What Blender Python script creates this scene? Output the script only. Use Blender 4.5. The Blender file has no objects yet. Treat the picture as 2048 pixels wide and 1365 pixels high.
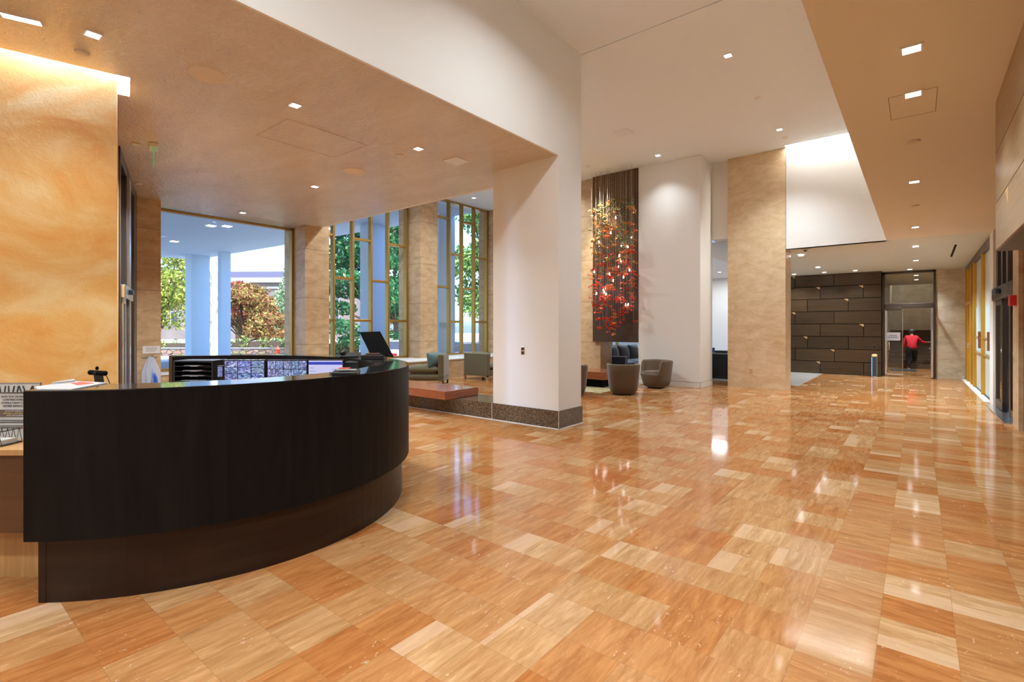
import bpy, bmesh, math, random
from mathutils import Vector, Matrix, Euler
random.seed(7)
SC = bpy.context.scene
COL = SC.collection
PI = math.pi
R = math.radians

# ---------------------------------------------------------------- camera
EYE = 1.45
YAW = 38.84                                   # camera looks this far left of the corridor axis (+Y)
cam_d = bpy.data.cameras.new('camera'); cam = bpy.data.objects.new('camera', cam_d); COL.objects.link(cam)
cam.location = (0, 0, EYE); cam.rotation_euler = (R(90), 0, R(YAW))
cam_d.sensor_fit = 'HORIZONTAL'; cam_d.sensor_width = 36.0
cam_d.lens = 1007.04 / 2048 * 36.0
cam_d.shift_y = -27.15 / 2048
cam_d.clip_start = 0.05; cam_d.clip_end = 600
SC.camera = cam

# ---------------------------------------------------------------- sky, sun, exposure
SC.view_settings.view_transform = 'Standard'; SC.view_settings.look = 'None'
SC.view_settings.exposure = 1.43; SC.view_settings.gamma = 1.0
SC.view_settings.use_curve_mapping = False
W = bpy.data.worlds.new('world'); SC.world = W; W.use_nodes = True
wn = W.node_tree.nodes; wl = W.node_tree.links
sky = wn.new('ShaderNodeTexSky'); sky.sky_type = 'NISHITA'; sky.sun_disc = False
sky.sun_elevation = R(40); sky.sun_rotation = R(120); sky.air_density = 1.0; sky.dust_density = 2.0
wn['Background'].inputs['Strength'].default_value = 0.20
tint = wn.new('ShaderNodeMix'); tint.data_type = 'RGBA'; tint.blend_type = 'MULTIPLY'; tint.inputs[0].default_value = 1.0; tint.inputs[7].default_value = (0.74, 1.03, 1.40, 1)
wl.new(sky.outputs[0], tint.inputs[6]); wl.new(tint.outputs[2], wn['Background'].inputs['Color'])
sun_d = bpy.data.lights.new('sun', 'SUN'); sun_d.energy = 3.9; sun_d.angle = R(0.6); sun_d.color = (1, 0.94, 0.84)
sun = bpy.data.objects.new('sun', sun_d); COL.objects.link(sun)
sun.rotation_euler = Vector((0.62, -0.10, 0.76)).to_track_quat('Z', 'Y').to_euler()
SPOT_W = 85.0            # one square ceiling downlight
LENS_E = 9.0
COVE_E = 135.0
try:
    SC.cycles.use_denoising = True
    SC.cycles.max_bounces = 10; SC.cycles.diffuse_bounces = 5; SC.cycles.glossy_bounces = 4
    SC.cycles.transmission_bounces = 6; SC.cycles.transparent_max_bounces = 12
    SC.cycles.sample_clamp_indirect = 6.0; SC.cycles.caustics_reflective = False; SC.cycles.caustics_refractive = False
except Exception:
    pass

def area_lamp(name, loc, sx, sy, power, color, rot=(0, 0, 0), parent=None, spread=180):
    d = bpy.data.lights.new(name, 'AREA'); d.shape = 'RECTANGLE'; d.size = sx; d.size_y = sy
    d.energy = power; d.color = color; d.spread = R(spread)
    o = bpy.data.objects.new(name, d); COL.objects.link(o); o.location = loc; o.rotation_euler = rot
    if parent: o.parent = parent
    return o
WARM = (0.91, 1.0, 1.06)
# unseen lamps added to light the hall and lounge, carrying on the downlight rows
for lx, ly, lz, pw in ((-2.25, 4.36, 5.55, 22), (-2.25, 0.7, 5.55, 24), (-2.25, -2.5, 5.55, 60), (-7.5, 8.0, 5.55, 37), (-10.2, 8.0, 5.55, 31), (-8.6, 11.4, 5.55, 37)):
    area_lamp('unseen_hall_lamp', (lx, ly, lz), 0.3, 0.3, pw, WARM, spread=150)
for lx, ly, lz, pw in ((-0.03, 1.2, 3.22, 22), (-0.03, -1.8, 3.22, 22), (-5.4, -0.8, 3.86, 10), (-8.14, 2.9, 3.86, 60)):
    area_lamp('unseen_soffit_lamp', (lx, ly, lz), 0.2, 0.2, pw, WARM, spread=130)  # added lamps with no visible fitting under the low ceilings

# ---------------------------------------------------------------- materials
def mk(name):
    m = bpy.data.materials.new(name); m.use_nodes = True
    nt = m.node_tree; b = nt.nodes['Principled BSDF']
    return m, nt, b
def mat(name, col, rough=0.5, metal=0.0, spec=0.5, coat=0.0, emit=None, es=0.0, trans=0.0, sheen=0.0):
    m, nt, b = mk(name)
    b.inputs['Base Color'].default_value = (*col, 1); b.inputs['Roughness'].default_value = rough
    b.inputs['Metallic'].default_value = metal; b.inputs['Specular IOR Level'].default_value = spec
    b.inputs['Coat Weight'].default_value = coat; b.inputs['Transmission Weight'].default_value = trans
    b.inputs['Sheen Weight'].default_value = sheen
    if emit: b.inputs['Emission Color'].default_value = (*emit, 1); b.inputs['Emission Strength'].default_value = es
    return m
def N(nt, t, **kw):
    n = nt.nodes.new(t)
    for k, v in kw.items():
        if k.startswith('i_'): n.inputs[k[2:].replace('_', ' ')].default_value = v
        else: setattr(n, k, v)
    return n
def math_n(nt, op, a, b=None, c=None):
    n = nt.nodes.new('ShaderNodeMath'); n.operation = op
    for i, v in enumerate((a, b, c)):
        if v is None: continue
        if isinstance(v, (int, float)): n.inputs[i].default_value = v
        else: nt.links.new(v, n.inputs[i])
    return n.outputs[0]
def ramp(nt, fac, stops):
    n = nt.nodes.new('ShaderNodeValToRGB'); nt.links.new(fac, n.inputs[0])
    e = n.color_ramp.elements
    while len(e) < len(stops): e.new(0.5)
    for el, (p, c) in zip(e, stops): el.position = p; el.color = (*c, 1)
    return n.outputs[0]
def mix(nt, fac, a, b, mode='MIX'):
    n = nt.nodes.new('ShaderNodeMix'); n.data_type = 'RGBA'; n.blend_type = mode
    for sock, v in ((n.inputs[0], fac), (n.inputs[6], a), (n.inputs[7], b)):
        if isinstance(v, (int, float)): sock.default_value = v
        elif isinstance(v, tuple): sock.default_value = (*v, 1)
        else: nt.links.new(v, sock)
    return n.outputs[2]
def world_pos(nt, scale=(1, 1, 1), rot=(0, 0, 0)):
    g = nt.nodes.new('ShaderNodeNewGeometry'); mp = nt.nodes.new('ShaderNodeMapping')
    mp.inputs['Scale'].default_value = scale; mp.inputs['Rotation'].default_value = rot
    nt.links.new(g.outputs['Position'], mp.inputs[0]); return mp.outputs[0]
def obj_pos(nt, scale=(1, 1, 1)):
    g = nt.nodes.new('ShaderNodeTexCoord'); mp = nt.nodes.new('ShaderNodeMapping')
    mp.inputs['Scale'].default_value = scale
    nt.links.new(g.outputs['Object'], mp.inputs[0]); return mp.outputs[0]
def noise(nt, vec, scale=5, detail=4, rough=0.55, dist=0.0):
    n = nt.nodes.new('ShaderNodeTexNoise'); nt.links.new(vec, n.inputs['Vector'])
    n.inputs['Scale'].default_value = scale; n.inputs['Detail'].default_value = detail
    n.inputs['Roughness'].default_value = rough; n.inputs['Distortion'].default_value = dist
    return n.outputs['Fac']
def bump(nt, b, h, strength=0.2, dist=0.02):
    n = nt.nodes.new('ShaderNodeBump'); n.inputs['Strength'].default_value = strength; n.inputs['Distance'].default_value = dist
    nt.links.new(h, n.inputs['Height']); nt.links.new(n.outputs[0], b.inputs['Normal'])
def noisy(name, stops, scale=6, stretch=(1, 1, 1), rough=0.6, detail=5, spec=0.4, bmp=0.0, local=False, metal=0.0, coat=0.0, dist=0.0, sheen=0.0):
    m, nt, b = mk(name)
    v = obj_pos(nt, stretch) if local else world_pos(nt, stretch)
    f = noise(nt, v, scale, detail, 0.6, dist)
    nt.links.new(ramp(nt, f, stops), b.inputs['Base Color'])
    b.inputs['Roughness'].default_value = rough; b.inputs['Specular IOR Level'].default_value = spec
    b.inputs['Metallic'].default_value = metal; b.inputs['Coat Weight'].default_value = coat; b.inputs['Sheen Weight'].default_value = sheen
    if bmp: bump(nt, b, f, bmp)
    return m
def emis(name, col, s):
    m, nt, b = mk(name)
    b.inputs['Base Color'].default_value = (0, 0, 0, 1)
    b.inputs['Emission Color'].default_value = (*col, 1); b.inputs['Emission Strength'].default_value = s
    return m
def pane_glass(name, tint=(1, 1, 1), rough=0.0, refl=1.0):
    m, nt, b = mk(name); nt.nodes.remove(b)
    t = nt.nodes.new('ShaderNodeBsdfTransparent'); t.inputs[0].default_value = (*tint, 1)
    g = nt.nodes.new('ShaderNodeBsdfGlossy'); g.inputs['Roughness'].default_value = rough
    fr = nt.nodes.new('ShaderNodeFresnel'); fr.inputs[0].default_value = 1.5
    mx = nt.nodes.new('ShaderNodeMixShader')
    gm = nt.nodes.new('ShaderNodeNewGeometry')
    nt.links.new(math_n(nt, 'MULTIPLY', math_n(nt, 'MULTIPLY', fr.outputs[0], refl), math_n(nt, 'SUBTRACT', 1.0, gm.outputs['Backfacing'])), mx.inputs[0])
    nt.links.new(t.outputs[0], mx.inputs[1]); nt.links.new(g.outputs[0], mx.inputs[2])
    nt.links.new(mx.outputs[0], nt.nodes['Material Output'].inputs[0])
    return m

def floor_material():
    m, nt, b = mk('travertine_floor')
    L = nt.links
    g = nt.nodes.new('ShaderNodeNewGeometry'); s = nt.nodes.new('ShaderNodeSeparateXYZ'); L.new(g.outputs['Position'], s.inputs[0])
    X, Y = s.outputs[0], s.outputs[1]
    u = math_n(nt, 'DIVIDE', math_n(nt, 'SUBTRACT', X, 0.14), 0.285); v = math_n(nt, 'DIVIDE', math_n(nt, 'SUBTRACT', Y, 0.575), 0.283)
    cu, cv = math_n(nt, 'FLOOR', u), math_n(nt, 'FLOOR', v)
    idv = nt.nodes.new('ShaderNodeCombineXYZ'); L.new(cu, idv.inputs[0]); L.new(cv, idv.inputs[1])
    wn_ = nt.nodes.new('ShaderNodeTexWhiteNoise'); wn_.noise_dimensions = '2D'; L.new(idv.outputs[0], wn_.inputs['Vector'])
    rnd = wn_.outputs['Value']; sc = nt.nodes.new('ShaderNodeSeparateColor'); L.new(wn_.outputs['Color'], sc.inputs[0])
    right = math_n(nt, 'GREATER_THAN', X, -0.43)                 # corridor strip is laid with its veins across
    far = math_n(nt, 'LESS_THAN', Y, 12.9); right = math_n(nt, 'MULTIPLY', right, far)
    lx = nt.nodes.new('ShaderNodeMix'); L.new(right, lx.inputs[0]); L.new(X, lx.inputs[2]); L.new(Y, lx.inputs[3])
    ly = nt.nodes.new('ShaderNodeMix'); L.new(right, ly.inputs[0]); L.new(Y, ly.inputs[2]); L.new(X, ly.inputs[3])
    cx = math_n(nt, 'ADD', math_n(nt, 'MULTIPLY', lx.outputs[0], 1.0), math_n(nt, 'MULTIPLY', rnd, 31.0))
    cy = math_n(nt, 'ADD', math_n(nt, 'MULTIPLY', ly.outputs[0], 0.13), math_n(nt, 'MULTIPLY', sc.outputs[1], 17.0))
    vv = nt.nodes.new('ShaderNodeCombineXYZ'); L.new(cx, vv.inputs[0]); L.new(cy, vv.inputs[1])
    vein = noise(nt, vv.outputs[0], 19.0, 9, 0.70, 0.7)
    fine = noise(nt, vv.outputs[0], 46.0, 5, 0.7, 0.3)
    base = ramp(nt, rnd, [(0.0, (0.41, 0.150, 0.042)), (0.25, (0.44, 0.185, 0.058)), (0.50, (0.455, 0.215, 0.080)), (0.75, (0.47, 0.245, 0.100)), (0.92, (0.50, 0.280, 0.125)), (1.0, (0.56, 0.345, 0.175))])
    vc = ramp(nt, vein, [(0.28, (0.66, 0.54, 0.44)), (0.44, (0.88, 0.82, 0.76)), (0.56, (1.04, 1.05, 1.07)), (0.70, (1.24, 1.34, 1.48))])
    col = mix(nt, 0.95, base, vc, 'MULTIPLY')
    fc = ramp(nt, fine, [(0.35, (0.80, 0.78, 0.75)), (0.55, (1, 1, 1)), (0.72, (1.25, 1.3, 1.35))])
    col = mix(nt, 0.55, col, fc, 'MULTIPLY')
    pits = noise(nt, world_pos(nt, (1.0, 0.45, 1)), 34.0, 4, 0.65, 1.6)
    clus = noise(nt, world_pos(nt, (1, 1, 1)), 2.6, 2, 0.5)
    pm = math_n(nt, 'MULTIPLY', math_n(nt, 'GREATER_THAN', pits, 0.655), math_n(nt, 'GREATER_THAN', clus, 0.50))
    col = mix(nt, math_n(nt, 'MULTIPLY', pm, 0.38), col, (0.80, 0.66, 0.48))
    fu, fv = math_n(nt, 'FRACT', u), math_n(nt, 'FRACT', v)
    du = math_n(nt, 'MINIMUM', fu, math_n(nt, 'SUBTRACT', 1.0, fu)); dv = math_n(nt, 'MINIMUM', fv, math_n(nt, 'SUBTRACT', 1.0, fv))
    fs_ = nt.nodes.new('ShaderNodeMix'); L.new(right, fs_.inputs[0]); L.new(fu, fs_.inputs[2]); L.new(fv, fs_.inputs[3])
    pale = math_n(nt, 'MULTIPLY', math_n(nt, 'LESS_THAN', fs_.outputs[0], math_n(nt, 'MULTIPLY_ADD', sc.outputs[2], 0.5, 0.1)), math_n(nt, 'GREATER_THAN', sc.outputs[0], 0.86))
    col = mix(nt, math_n(nt, 'MULTIPLY', pale, 0.55), col, (0.62, 0.40, 0.25))
    jt = math_n(nt, 'LESS_THAN', math_n(nt, 'MINIMUM', du, dv), 0.004)
    col = mix(nt, math_n(nt, 'MULTIPLY', jt, 0.5), col, (0.22, 0.11, 0.05))
    nt.nodes.remove(b)
    df = nt.nodes.new('ShaderNodeBsdfDiffuse'); gl = nt.nodes.new('ShaderNodeBsdfGlossy'); gl.inputs['Roughness'].default_value = 0.075
    frn = nt.nodes.new('ShaderNodeFresnel'); frn.inputs[0].default_value = 1.5
    mxs = nt.nodes.new('ShaderNodeMixShader'); L.new(math_n(nt, 'MULTIPLY_ADD', frn.outputs[0], 0.92, 0.01), mxs.inputs[0])
    L.new(col, df.inputs[0]); L.new(df.outputs[0], mxs.inputs[1]); L.new(gl.outputs[0], mxs.inputs[2]); L.new(mxs.outputs[0], nt.nodes['Material Output'].inputs[0])
    wob = noise(nt, world_pos(nt, (1, 1, 1)), 2.2, 2, 0.5)
    tilt = wob
    bn = nt.nodes.new('ShaderNodeBump'); bn.inputs['Strength'].default_value = 0.10; bn.inputs['Distance'].default_value = 0.012
    L.new(tilt, bn.inputs['Height']); L.new(bn.outputs[0], gl.inputs['Normal']); L.new(bn.outputs[0], frn.inputs['Normal'])
    return m

def plaster(name, stops, rough, bmp, scale, stretch=(1, 1, 1), spec=0.5):
    m, nt, b = mk(name)
    v = world_pos(nt, stretch)
    f = noise(nt, v, scale, 6, 0.58, 0.9)
    nt.links.new(ramp(nt, f, stops), b.inputs['Base Color'])
    f2 = noise(nt, v, scale * 9.0, 6, 0.6, 1.6)
    b.inputs['Roughness'].default_value = rough; b.inputs['Specular IOR Level'].default_value = spec
    bump(nt, b, f2, bmp, 0.03)
    return m

def stone_wall_mat(name, base, dark, light, zs, rough=0.35):
    """travertine panels with brown pits; joints are cut in at the measured heights"""
    m, nt, b = mk(name)
    v = world_pos(nt, (1, 1, 2.2))
    f = noise(nt, v, 3.0, 6, 0.6, 0.5)
    c = ramp(nt, f, [(0.28, dark), (0.5, base), (0.72, light)])
    p = noise(nt, world_pos(nt, (1, 1, 2.6)), 30.0, 4, 0.6, 0.8)
    c = mix(nt, math_n(nt, 'MULTIPLY', math_n(nt, 'GREATER_THAN', p, 0.66), 0.65), c, (dark[0] * 0.5, dark[1] * 0.45, dark[2] * 0.38))
    q = noise(nt, world_pos(nt, (1, 1, 3.5)), 12.0, 5, 0.65, 0.4)
    c = mix(nt, 0.5, c, ramp(nt, q, [(0.3, (0.82, 0.8, 0.78)), (0.55, (1, 1, 1)), (0.75, (1.15, 1.15, 1.14))]), 'MULTIPLY')
    g = nt.nodes.new('ShaderNodeNewGeometry'); s = nt.nodes.new('ShaderNodeSeparateXYZ'); nt.links.new(g.outputs['Position'], s.inputs[0])
    tot = None
    for z in zs:
        k = math_n(nt, 'LESS_THAN', math_n(nt, 'ABSOLUTE', math_n(nt, 'SUBTRACT', s.outputs[2], z)), 0.006)
        tot = k if tot is None else math_n(nt, 'MAXIMUM', tot, k)
    if tot is not None: c = mix(nt, math_n(nt, 'MULTIPLY', tot, 0.7), c, (0.12, 0.085, 0.05))
    nt.links.new(c, b.inputs['Base Color']); b.inputs['Roughness'].default_value = rough
    bump(nt, b, p, 0.06, 0.01)
    return m

def wood_mat(name, c0, c1, c2, stretch, scale=7, rough=0.35, coat=0.0, local=False, metal=0.0, spec=0.5):
    m, nt, b = mk(name)
    v = obj_pos(nt, stretch) if local else world_pos(nt, stretch)
    f = noise(nt, v, scale, 6, 0.62, 0.8)
    nt.links.new(ramp(nt, f, [(0.3, c0), (0.52, c1), (0.72, c2)]), b.inputs['Base Color'])
    b.inputs['Roughness'].default_value = rough; b.inputs['Coat Weight'].default_value = coat; b.inputs['Metallic'].default_value = metal
    b.inputs['Specular IOR Level'].default_value = spec
    return m

def plank_mat(name, c0, c1, c2, stretch, scale=7, rough=0.35):
    m, nt, b = mk(name); v = world_pos(nt, stretch); f = noise(nt, v, scale, 6, 0.62, 0.8)
    g = nt.nodes.new('ShaderNodeNewGeometry')
    c = ramp(nt, f, [(0.3, c0), (0.52, c1), (0.72, c2)])
    c = mix(nt, 1.0, c, ramp(nt, g.outputs['Random Per Island'], [(0, (0.75, 0.75, 0.75)), (1, (1.35, 1.35, 1.35))]), 'MULTIPLY')
    nt.links.new(c, b.inputs['Base Color']); b.inputs['Roughness'].default_value = rough
    return m

def leaf_mat(name, stops):
    m, nt, b = mk(name)
    g = nt.nodes.new('ShaderNodeNewGeometry')
    nt.links.new(ramp(nt, g.outputs['Random Per Island'], stops), b.inputs['Base Color'])
    b.inputs['Roughness'].default_value = 0.55; b.inputs['Specular IOR Level'].default_value = 0.3
    tr = nt.nodes.new('ShaderNodeBsdfTranslucent'); mx = nt.nodes.new('ShaderNodeMixShader'); mx.inputs[0].default_value = 0.3
    nt.links.new(ramp(nt, g.outputs['Random Per Island'], stops), tr.inputs[0])
    nt.links.new(b.outputs[0], mx.inputs[1]); nt.links.new(tr.outputs[0], mx.inputs[2])
    nt.links.new(mx.outputs[0], nt.nodes['Material Output'].inputs[0])
    return m

def cctv_mat(name, cols, rows, seed):
    """surveillance wall: a grid of small camera views, dark seams between"""
    m, nt, b = mk(name); L = nt.links
    tc = nt.nodes.new('ShaderNodeTexCoord'); s = nt.nodes.new('ShaderNodeSeparateXYZ'); L.new(tc.outputs['Generated'], s.inputs[0])
    u = math_n(nt, 'MULTIPLY', s.outputs[0], cols); v = math_n(nt, 'MULTIPLY', s.outputs[2], rows)
    fu, fv = math_n(nt, 'FRACT', u), math_n(nt, 'FRACT', v)
    idv = nt.nodes.new('ShaderNodeCombineXYZ'); L.new(math_n(nt, 'FLOOR', u), idv.inputs[0]); L.new(math_n(nt, 'FLOOR', v), idv.inputs[1]); idv.inputs[2].default_value = seed
    w = nt.nodes.new('ShaderNodeTexWhiteNoise'); L.new(idv.outputs[0], w.inputs['Vector'])
    off = nt.nodes.new('ShaderNodeVectorMath'); off.operation = 'MULTIPLY_ADD'
    cv = nt.nodes.new('ShaderNodeCombineXYZ'); L.new(u, cv.inputs[0]); L.new(v, cv.inputs[1])
    L.new(w.outputs['Color'], off.inputs[0]); off.inputs[1].default_value = (40, 40, 40); L.new(cv.outputs[0], off.inputs[2])
    pic = noise(nt, off.outputs[0], 3.2, 4, 0.6, 1.6)
    col = ramp(nt, pic, [(0.30, (0.01, 0.015, 0.05)), (0.44, (0.06, 0.08, 0.22)), (0.54, (0.22, 0.26, 0.52)), (0.66, (0.62, 0.66, 0.95))])
    col = mix(nt, 0.25, col, w.outputs['Color'], 'SOFT_LIGHT')
    e = math_n(nt, 'MINIMUM', math_n(nt, 'MINIMUM', fu, math_n(nt, 'SUBTRACT', 1.0, fu)), math_n(nt, 'MINIMUM', fv, math_n(nt, 'SUBTRACT', 1.0, fv)))
    col = mix(nt, math_n(nt, 'LESS_THAN', e, 0.035), col, (0.005, 0.006, 0.02))
    b.inputs['Base Color'].default_value = (0.01, 0.01, 0.012, 1); b.inputs['Roughness'].default_value = 0.25
    L.new(col, b.inputs['Emission Color']); b.inputs['Emission Strength'].default_value = 0.42
    return m

def rubble_mat(name):
    m, nt, b = mk(name)
    vo = nt.nodes.new('ShaderNodeTexVoronoi'); vo.feature = 'DISTANCE_TO_EDGE'; vo.inputs['Scale'].default_value = 1.9
    nt.links.new(world_pos(nt, (1, 1, 2.0)), vo.inputs['Vector'])
    v2 = nt.nodes.new('ShaderNodeTexVoronoi'); v2.inputs['Scale'].default_value = 1.9; nt.links.new(world_pos(nt, (1, 1, 2.0)), v2.inputs['Vector'])
    c = mix(nt, 0.35, (0.22, 0.175, 0.125), v2.outputs['Color'], 'SOFT_LIGHT')
    c = mix(nt, math_n(nt, 'LESS_THAN', vo.outputs['Distance'], 0.05), c, (0.035, 0.028, 0.02))
    nt.links.new(c, b.inputs['Base Color']); b.inputs['Roughness'].default_value = 0.85
    return m

MT = {}
MT['floor'] = floor_material()
MT['reflection_floor'] = noisy('pale_reflection_floor', [(0.3, (0.52, 0.47, 0.42)), (0.7, (0.66, 0.61, 0.56))], 3, (1, 4, 1), rough=0.12)  # pale grey stands in for the light reflection on the side hall floor
MT['white'] = mat('white_paint', (0.80, 0.79, 0.76), 0.75, spec=0.25)
MT['ceil_white'] = mat('ceiling_white', (0.83, 0.90, 0.95), 0.8, spec=0.2)
MT['ceil_tan'] = mat('ceiling_tan', (0.80, 0.765, 0.70), 0.7, spec=0.25)
MT['ceil_hall'] = mat('hall_ceiling', (0.64, 0.68, 0.64), 0.7, spec=0.25)
MT['ceil_plaster'] = plaster('soffit_polished_plaster', [(0.25, (0.68, 0.58, 0.46)), (0.5, (0.74, 0.65, 0.53)), (0.75, (0.79, 0.72, 0.63))], 0.11, 0.75, 1.0, (1, 2.2, 1), 1.0)
MT['wall_plaster'] = plaster('gold_polished_plaster', [(0.26, (0.60, 0.21, 0.035)), (0.42, (0.70, 0.33, 0.075)), (0.52, (0.73, 0.40, 0.12)), (0.62, (0.77, 0.50, 0.20)), (0.76, (0.80, 0.60, 0.33))], 0.42, 0.10, 1.35, (1, 1, 1.3), 0.4)
MT['pier'] = stone_wall_mat('pier_travertine', (0.56, 0.39, 0.22), (0.42, 0.28, 0.145), (0.66, 0.50, 0.31), (1.04, 2.16, 3.33, 4.57))
MT['column'] = stone_wall_mat('column_travertine', (0.68, 0.515, 0.32), (0.57, 0.41, 0.22), (0.76, 0.62, 0.43), ())
MT['end_stone'] = stone_wall_mat('end_marble', (0.62, 0.55, 0.41), (0.46, 0.39, 0.26), (0.74, 0.69, 0.56), ())
MT['sill_stone'] = stone_wall_mat('ledge_travertine', (0.60, 0.42, 0.24), (0.46, 0.30, 0.15), (0.68, 0.52, 0.33), ())
MT['granite'] = noisy('brown_granite', [(0.36, (0.035, 0.024, 0.016)), (0.5, (0.10, 0.07, 0.045)), (0.64, (0.24, 0.175, 0.12))], 75, rough=0.12, detail=3, spec=0.6)
MT['desk'] = wood_mat('desk_black_veneer', (0.005, 0.004, 0.0035), (0.008, 0.006, 0.005), (0.012, 0.009, 0.007), (1, 1, 0.12), 12, 0.5, spec=0.12)
MT['desk_top'] = mat('desk_top_polished', (0.02, 0.018, 0.017), 0.13, spec=0.7, coat=0.6)
MT['desk_base'] = wood_mat('desk_base_veneer', (0.016, 0.007, 0.004), (0.026, 0.011, 0.006), (0.038, 0.017, 0.009), (0.3, 0.3, 4), 3, 0.38, spec=0.3)
MT['side_wood'] = wood_mat('side_counter_wood', (0.46, 0.24, 0.08), (0.54, 0.30, 0.11), (0.62, 0.38, 0.16), (4, 4, 0.25), 7, 0.4)
MT['side_dark'] = wood_mat('side_counter_front', (0.085, 0.035, 0.012), (0.11, 0.045, 0.016), (0.13, 0.056, 0.022), (0.4, 0.4, 3), 4, 0.4)
MT['cherry'] = wood_mat('cherry_wood', (0.21, 0.055, 0.020), (0.28, 0.080, 0.030), (0.35, 0.11, 0.045), (0.5, 0.5, 7), 5, 0.22, coat=0.3)
MT['dark_wood'] = plank_mat('bronze_brown_veneer', (0.034, 0.018, 0.006), (0.050, 0.028, 0.010), (0.066, 0.039, 0.016), (0.5, 0.5, 9), 2.5, 0.42)
MT['metal_wood'] = wood_mat('bronzed_panel', (0.30, 0.20, 0.10), (0.36, 0.25, 0.13), (0.42, 0.30, 0.17), (0.4, 0.4, 6), 3, 0.33, metal=0.35)
MT['brass'] = mat('brass_inlay', (0.80, 0.58, 0.30), 0.35, 0.7)
MT['gold'] = mat('gold_anodised', (0.42, 0.255, 0.07), 0.32, 0.7)
MT['gold_dark'] = mat('gold_anodised_dark', (0.26, 0.16, 0.035), 0.38, 0.7)
MT['yellow'] = mat('golden_paint_frame', (0.62, 0.33, 0.03), 0.35, 0.35)
MT['bronze'] = mat('dark_bronze', (0.085, 0.065, 0.050), 0.35, 0.6)
MT['chrome'] = mat('brushed_steel', (0.62, 0.63, 0.66), 0.22, 0.95)
MT['black'] = mat('black_plastic', (0.012, 0.012, 0.013), 0.35)
MT['black_matte'] = mat('black_matte', (0.006, 0.006, 0.006), 0.75, spec=0.08)
MT['grey_plastic'] = mat('grey_plastic', (0.25, 0.25, 0.26), 0.4)
MT['white_plastic'] = mat('white_plastic', (0.78, 0.76, 0.74), 0.4)
MT['paper'] = mat('paper', (0.54, 0.525, 0.50), 0.8)
MT['ink'] = mat('ink', (0.05, 0.045, 0.045), 0.7)
MT['ink_brown'] = mat('sign_brown_band', (0.13, 0.095, 0.07), 0.6)
MT['ink_gold'] = mat('sign_gold_ink', (0.62, 0.45, 0.16), 0.5)
MT['ink_red'] = mat('red_ink', (0.75, 0.10, 0.05), 0.6)
MT['red'] = mat('alarm_red', (0.55, 0.012, 0.018), 0.35)
MT['orange_red'] = mat('hydrant_orange', (0.75, 0.10, 0.03), 0.45)
MT['glass'] = pane_glass('window_glass')
MT['door_glass'] = pane_glass('door_glass', (0.93, 0.95, 0.94), 0.0, 1.3)
MT['frost'] = mat('frosted_glass', (0.66, 0.80, 0.84), 0.28, spec=0.6)
MT['frost_low'] = mat('pale_blue_band', (0.66, 0.90, 1.0), 0.35, spec=0.5)  # paler, bluer tone for the lower band of the frosted panes
MT['clear_plastic'] = pane_glass('clear_acrylic', (0.97, 0.97, 0.97))
MT['olive'] = noisy('olive_fabric', [(0.35, (0.115, 0.105, 0.058)), (0.65, (0.150, 0.138, 0.080))], 160, rough=0.8, detail=2, spec=0.3, bmp=0.1, sheen=0.3)
MT['teal'] = noisy('teal_fabric', [(0.35, (0.060, 0.125, 0.125)), (0.65, (0.085, 0.165, 0.160))], 140, rough=0.6, detail=2, spec=0.4, bmp=0.1, sheen=0.4)
MT['brown_fab'] = noisy('brown_fabric', [(0.35, (0.100, 0.064, 0.036)), (0.65, (0.125, 0.082, 0.047))], 160, rough=0.85, detail=2, spec=0.25, bmp=0.1, sheen=0.25)
MT['navy'] = noisy('navy_fabric', [(0.35, (0.016, 0.026, 0.062)), (0.65, (0.026, 0.040, 0.085))], 120, rough=0.7, detail=2, sheen=0.5)
MT['navy_grey'] = noisy('charcoal_fabric', [(0.35, (0.035, 0.034, 0.042)), (0.65, (0.052, 0.050, 0.060))], 120, rough=0.8, detail=2, sheen=0.4)
MT['tan_wood'] = mat('pale_oak_leg', (0.36, 0.25, 0.13), 0.45)
MT['art_panel'] = wood_mat('art_backing', (0.050, 0.026, 0.013), (0.062, 0.033, 0.017), (0.075, 0.042, 0.022), (0.5, 0.5, 5), 3, 0.5)
MT['art_rib'] = mat('art_backing_slat', (0.22, 0.115, 0.045), 0.5)
MT['strand'] = mat('clear_strand', (0.50, 0.47, 0.43), 0.3)
MT['glass_red'] = mat('red_blown_glass', (0.62, 0.035, 0.012), 0.12, spec=0.7, coat=0.5)
MT['glass_orange'] = mat('orange_blown_glass', (0.80, 0.18, 0.03), 0.12, spec=0.7, coat=0.5)
MT['glass_amber'] = mat('amber_blown_glass', (0.55, 0.25, 0.06), 0.12, spec=0.7, coat=0.5)
MT['glass_green'] = mat('olive_blown_glass', (0.17, 0.18, 0.065), 0.12, spec=0.7, coat=0.5)
MT['bulb'] = emis('sculpture_bulb', (1, 0.93, 0.90), 9)
MT['lens'] = emis('downlight_lens', (0.95, 0.96, 1.0), LENS_E)
MT['cove'] = emis('cove_strip', (0.68, 1.0, 1.62), COVE_E)
MT['cove_high'] = emis('cove_strip_high', (1.0, 0.97, 0.90), 60)
MT['led_blue'] = emis('blue_led', (0.06, 0.28, 0.75), 1.6)
MT['sign_green'] = mat('green_sign', (0.10, 0.42, 0.20), 0.3, emit=(0.1, 0.6, 0.25), es=0.12)
MT['page'] = emis('screen_page', (0.62, 0.62, 0.93), 0.34)
MT['page_bar'] = emis('screen_bar', (0.03, 0.05, 0.42), 0.42)
MT['page_text'] = emis('screen_text', (0.32, 0.33, 0.62), 0.3)
MT['bag'] = mat('plastic_bag', (0.58, 0.60, 0.68), 0.25, spec=0.6)
MT['bag_blue'] = mat('bag_blue_print', (0.07, 0.17, 0.60), 0.3)
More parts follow.
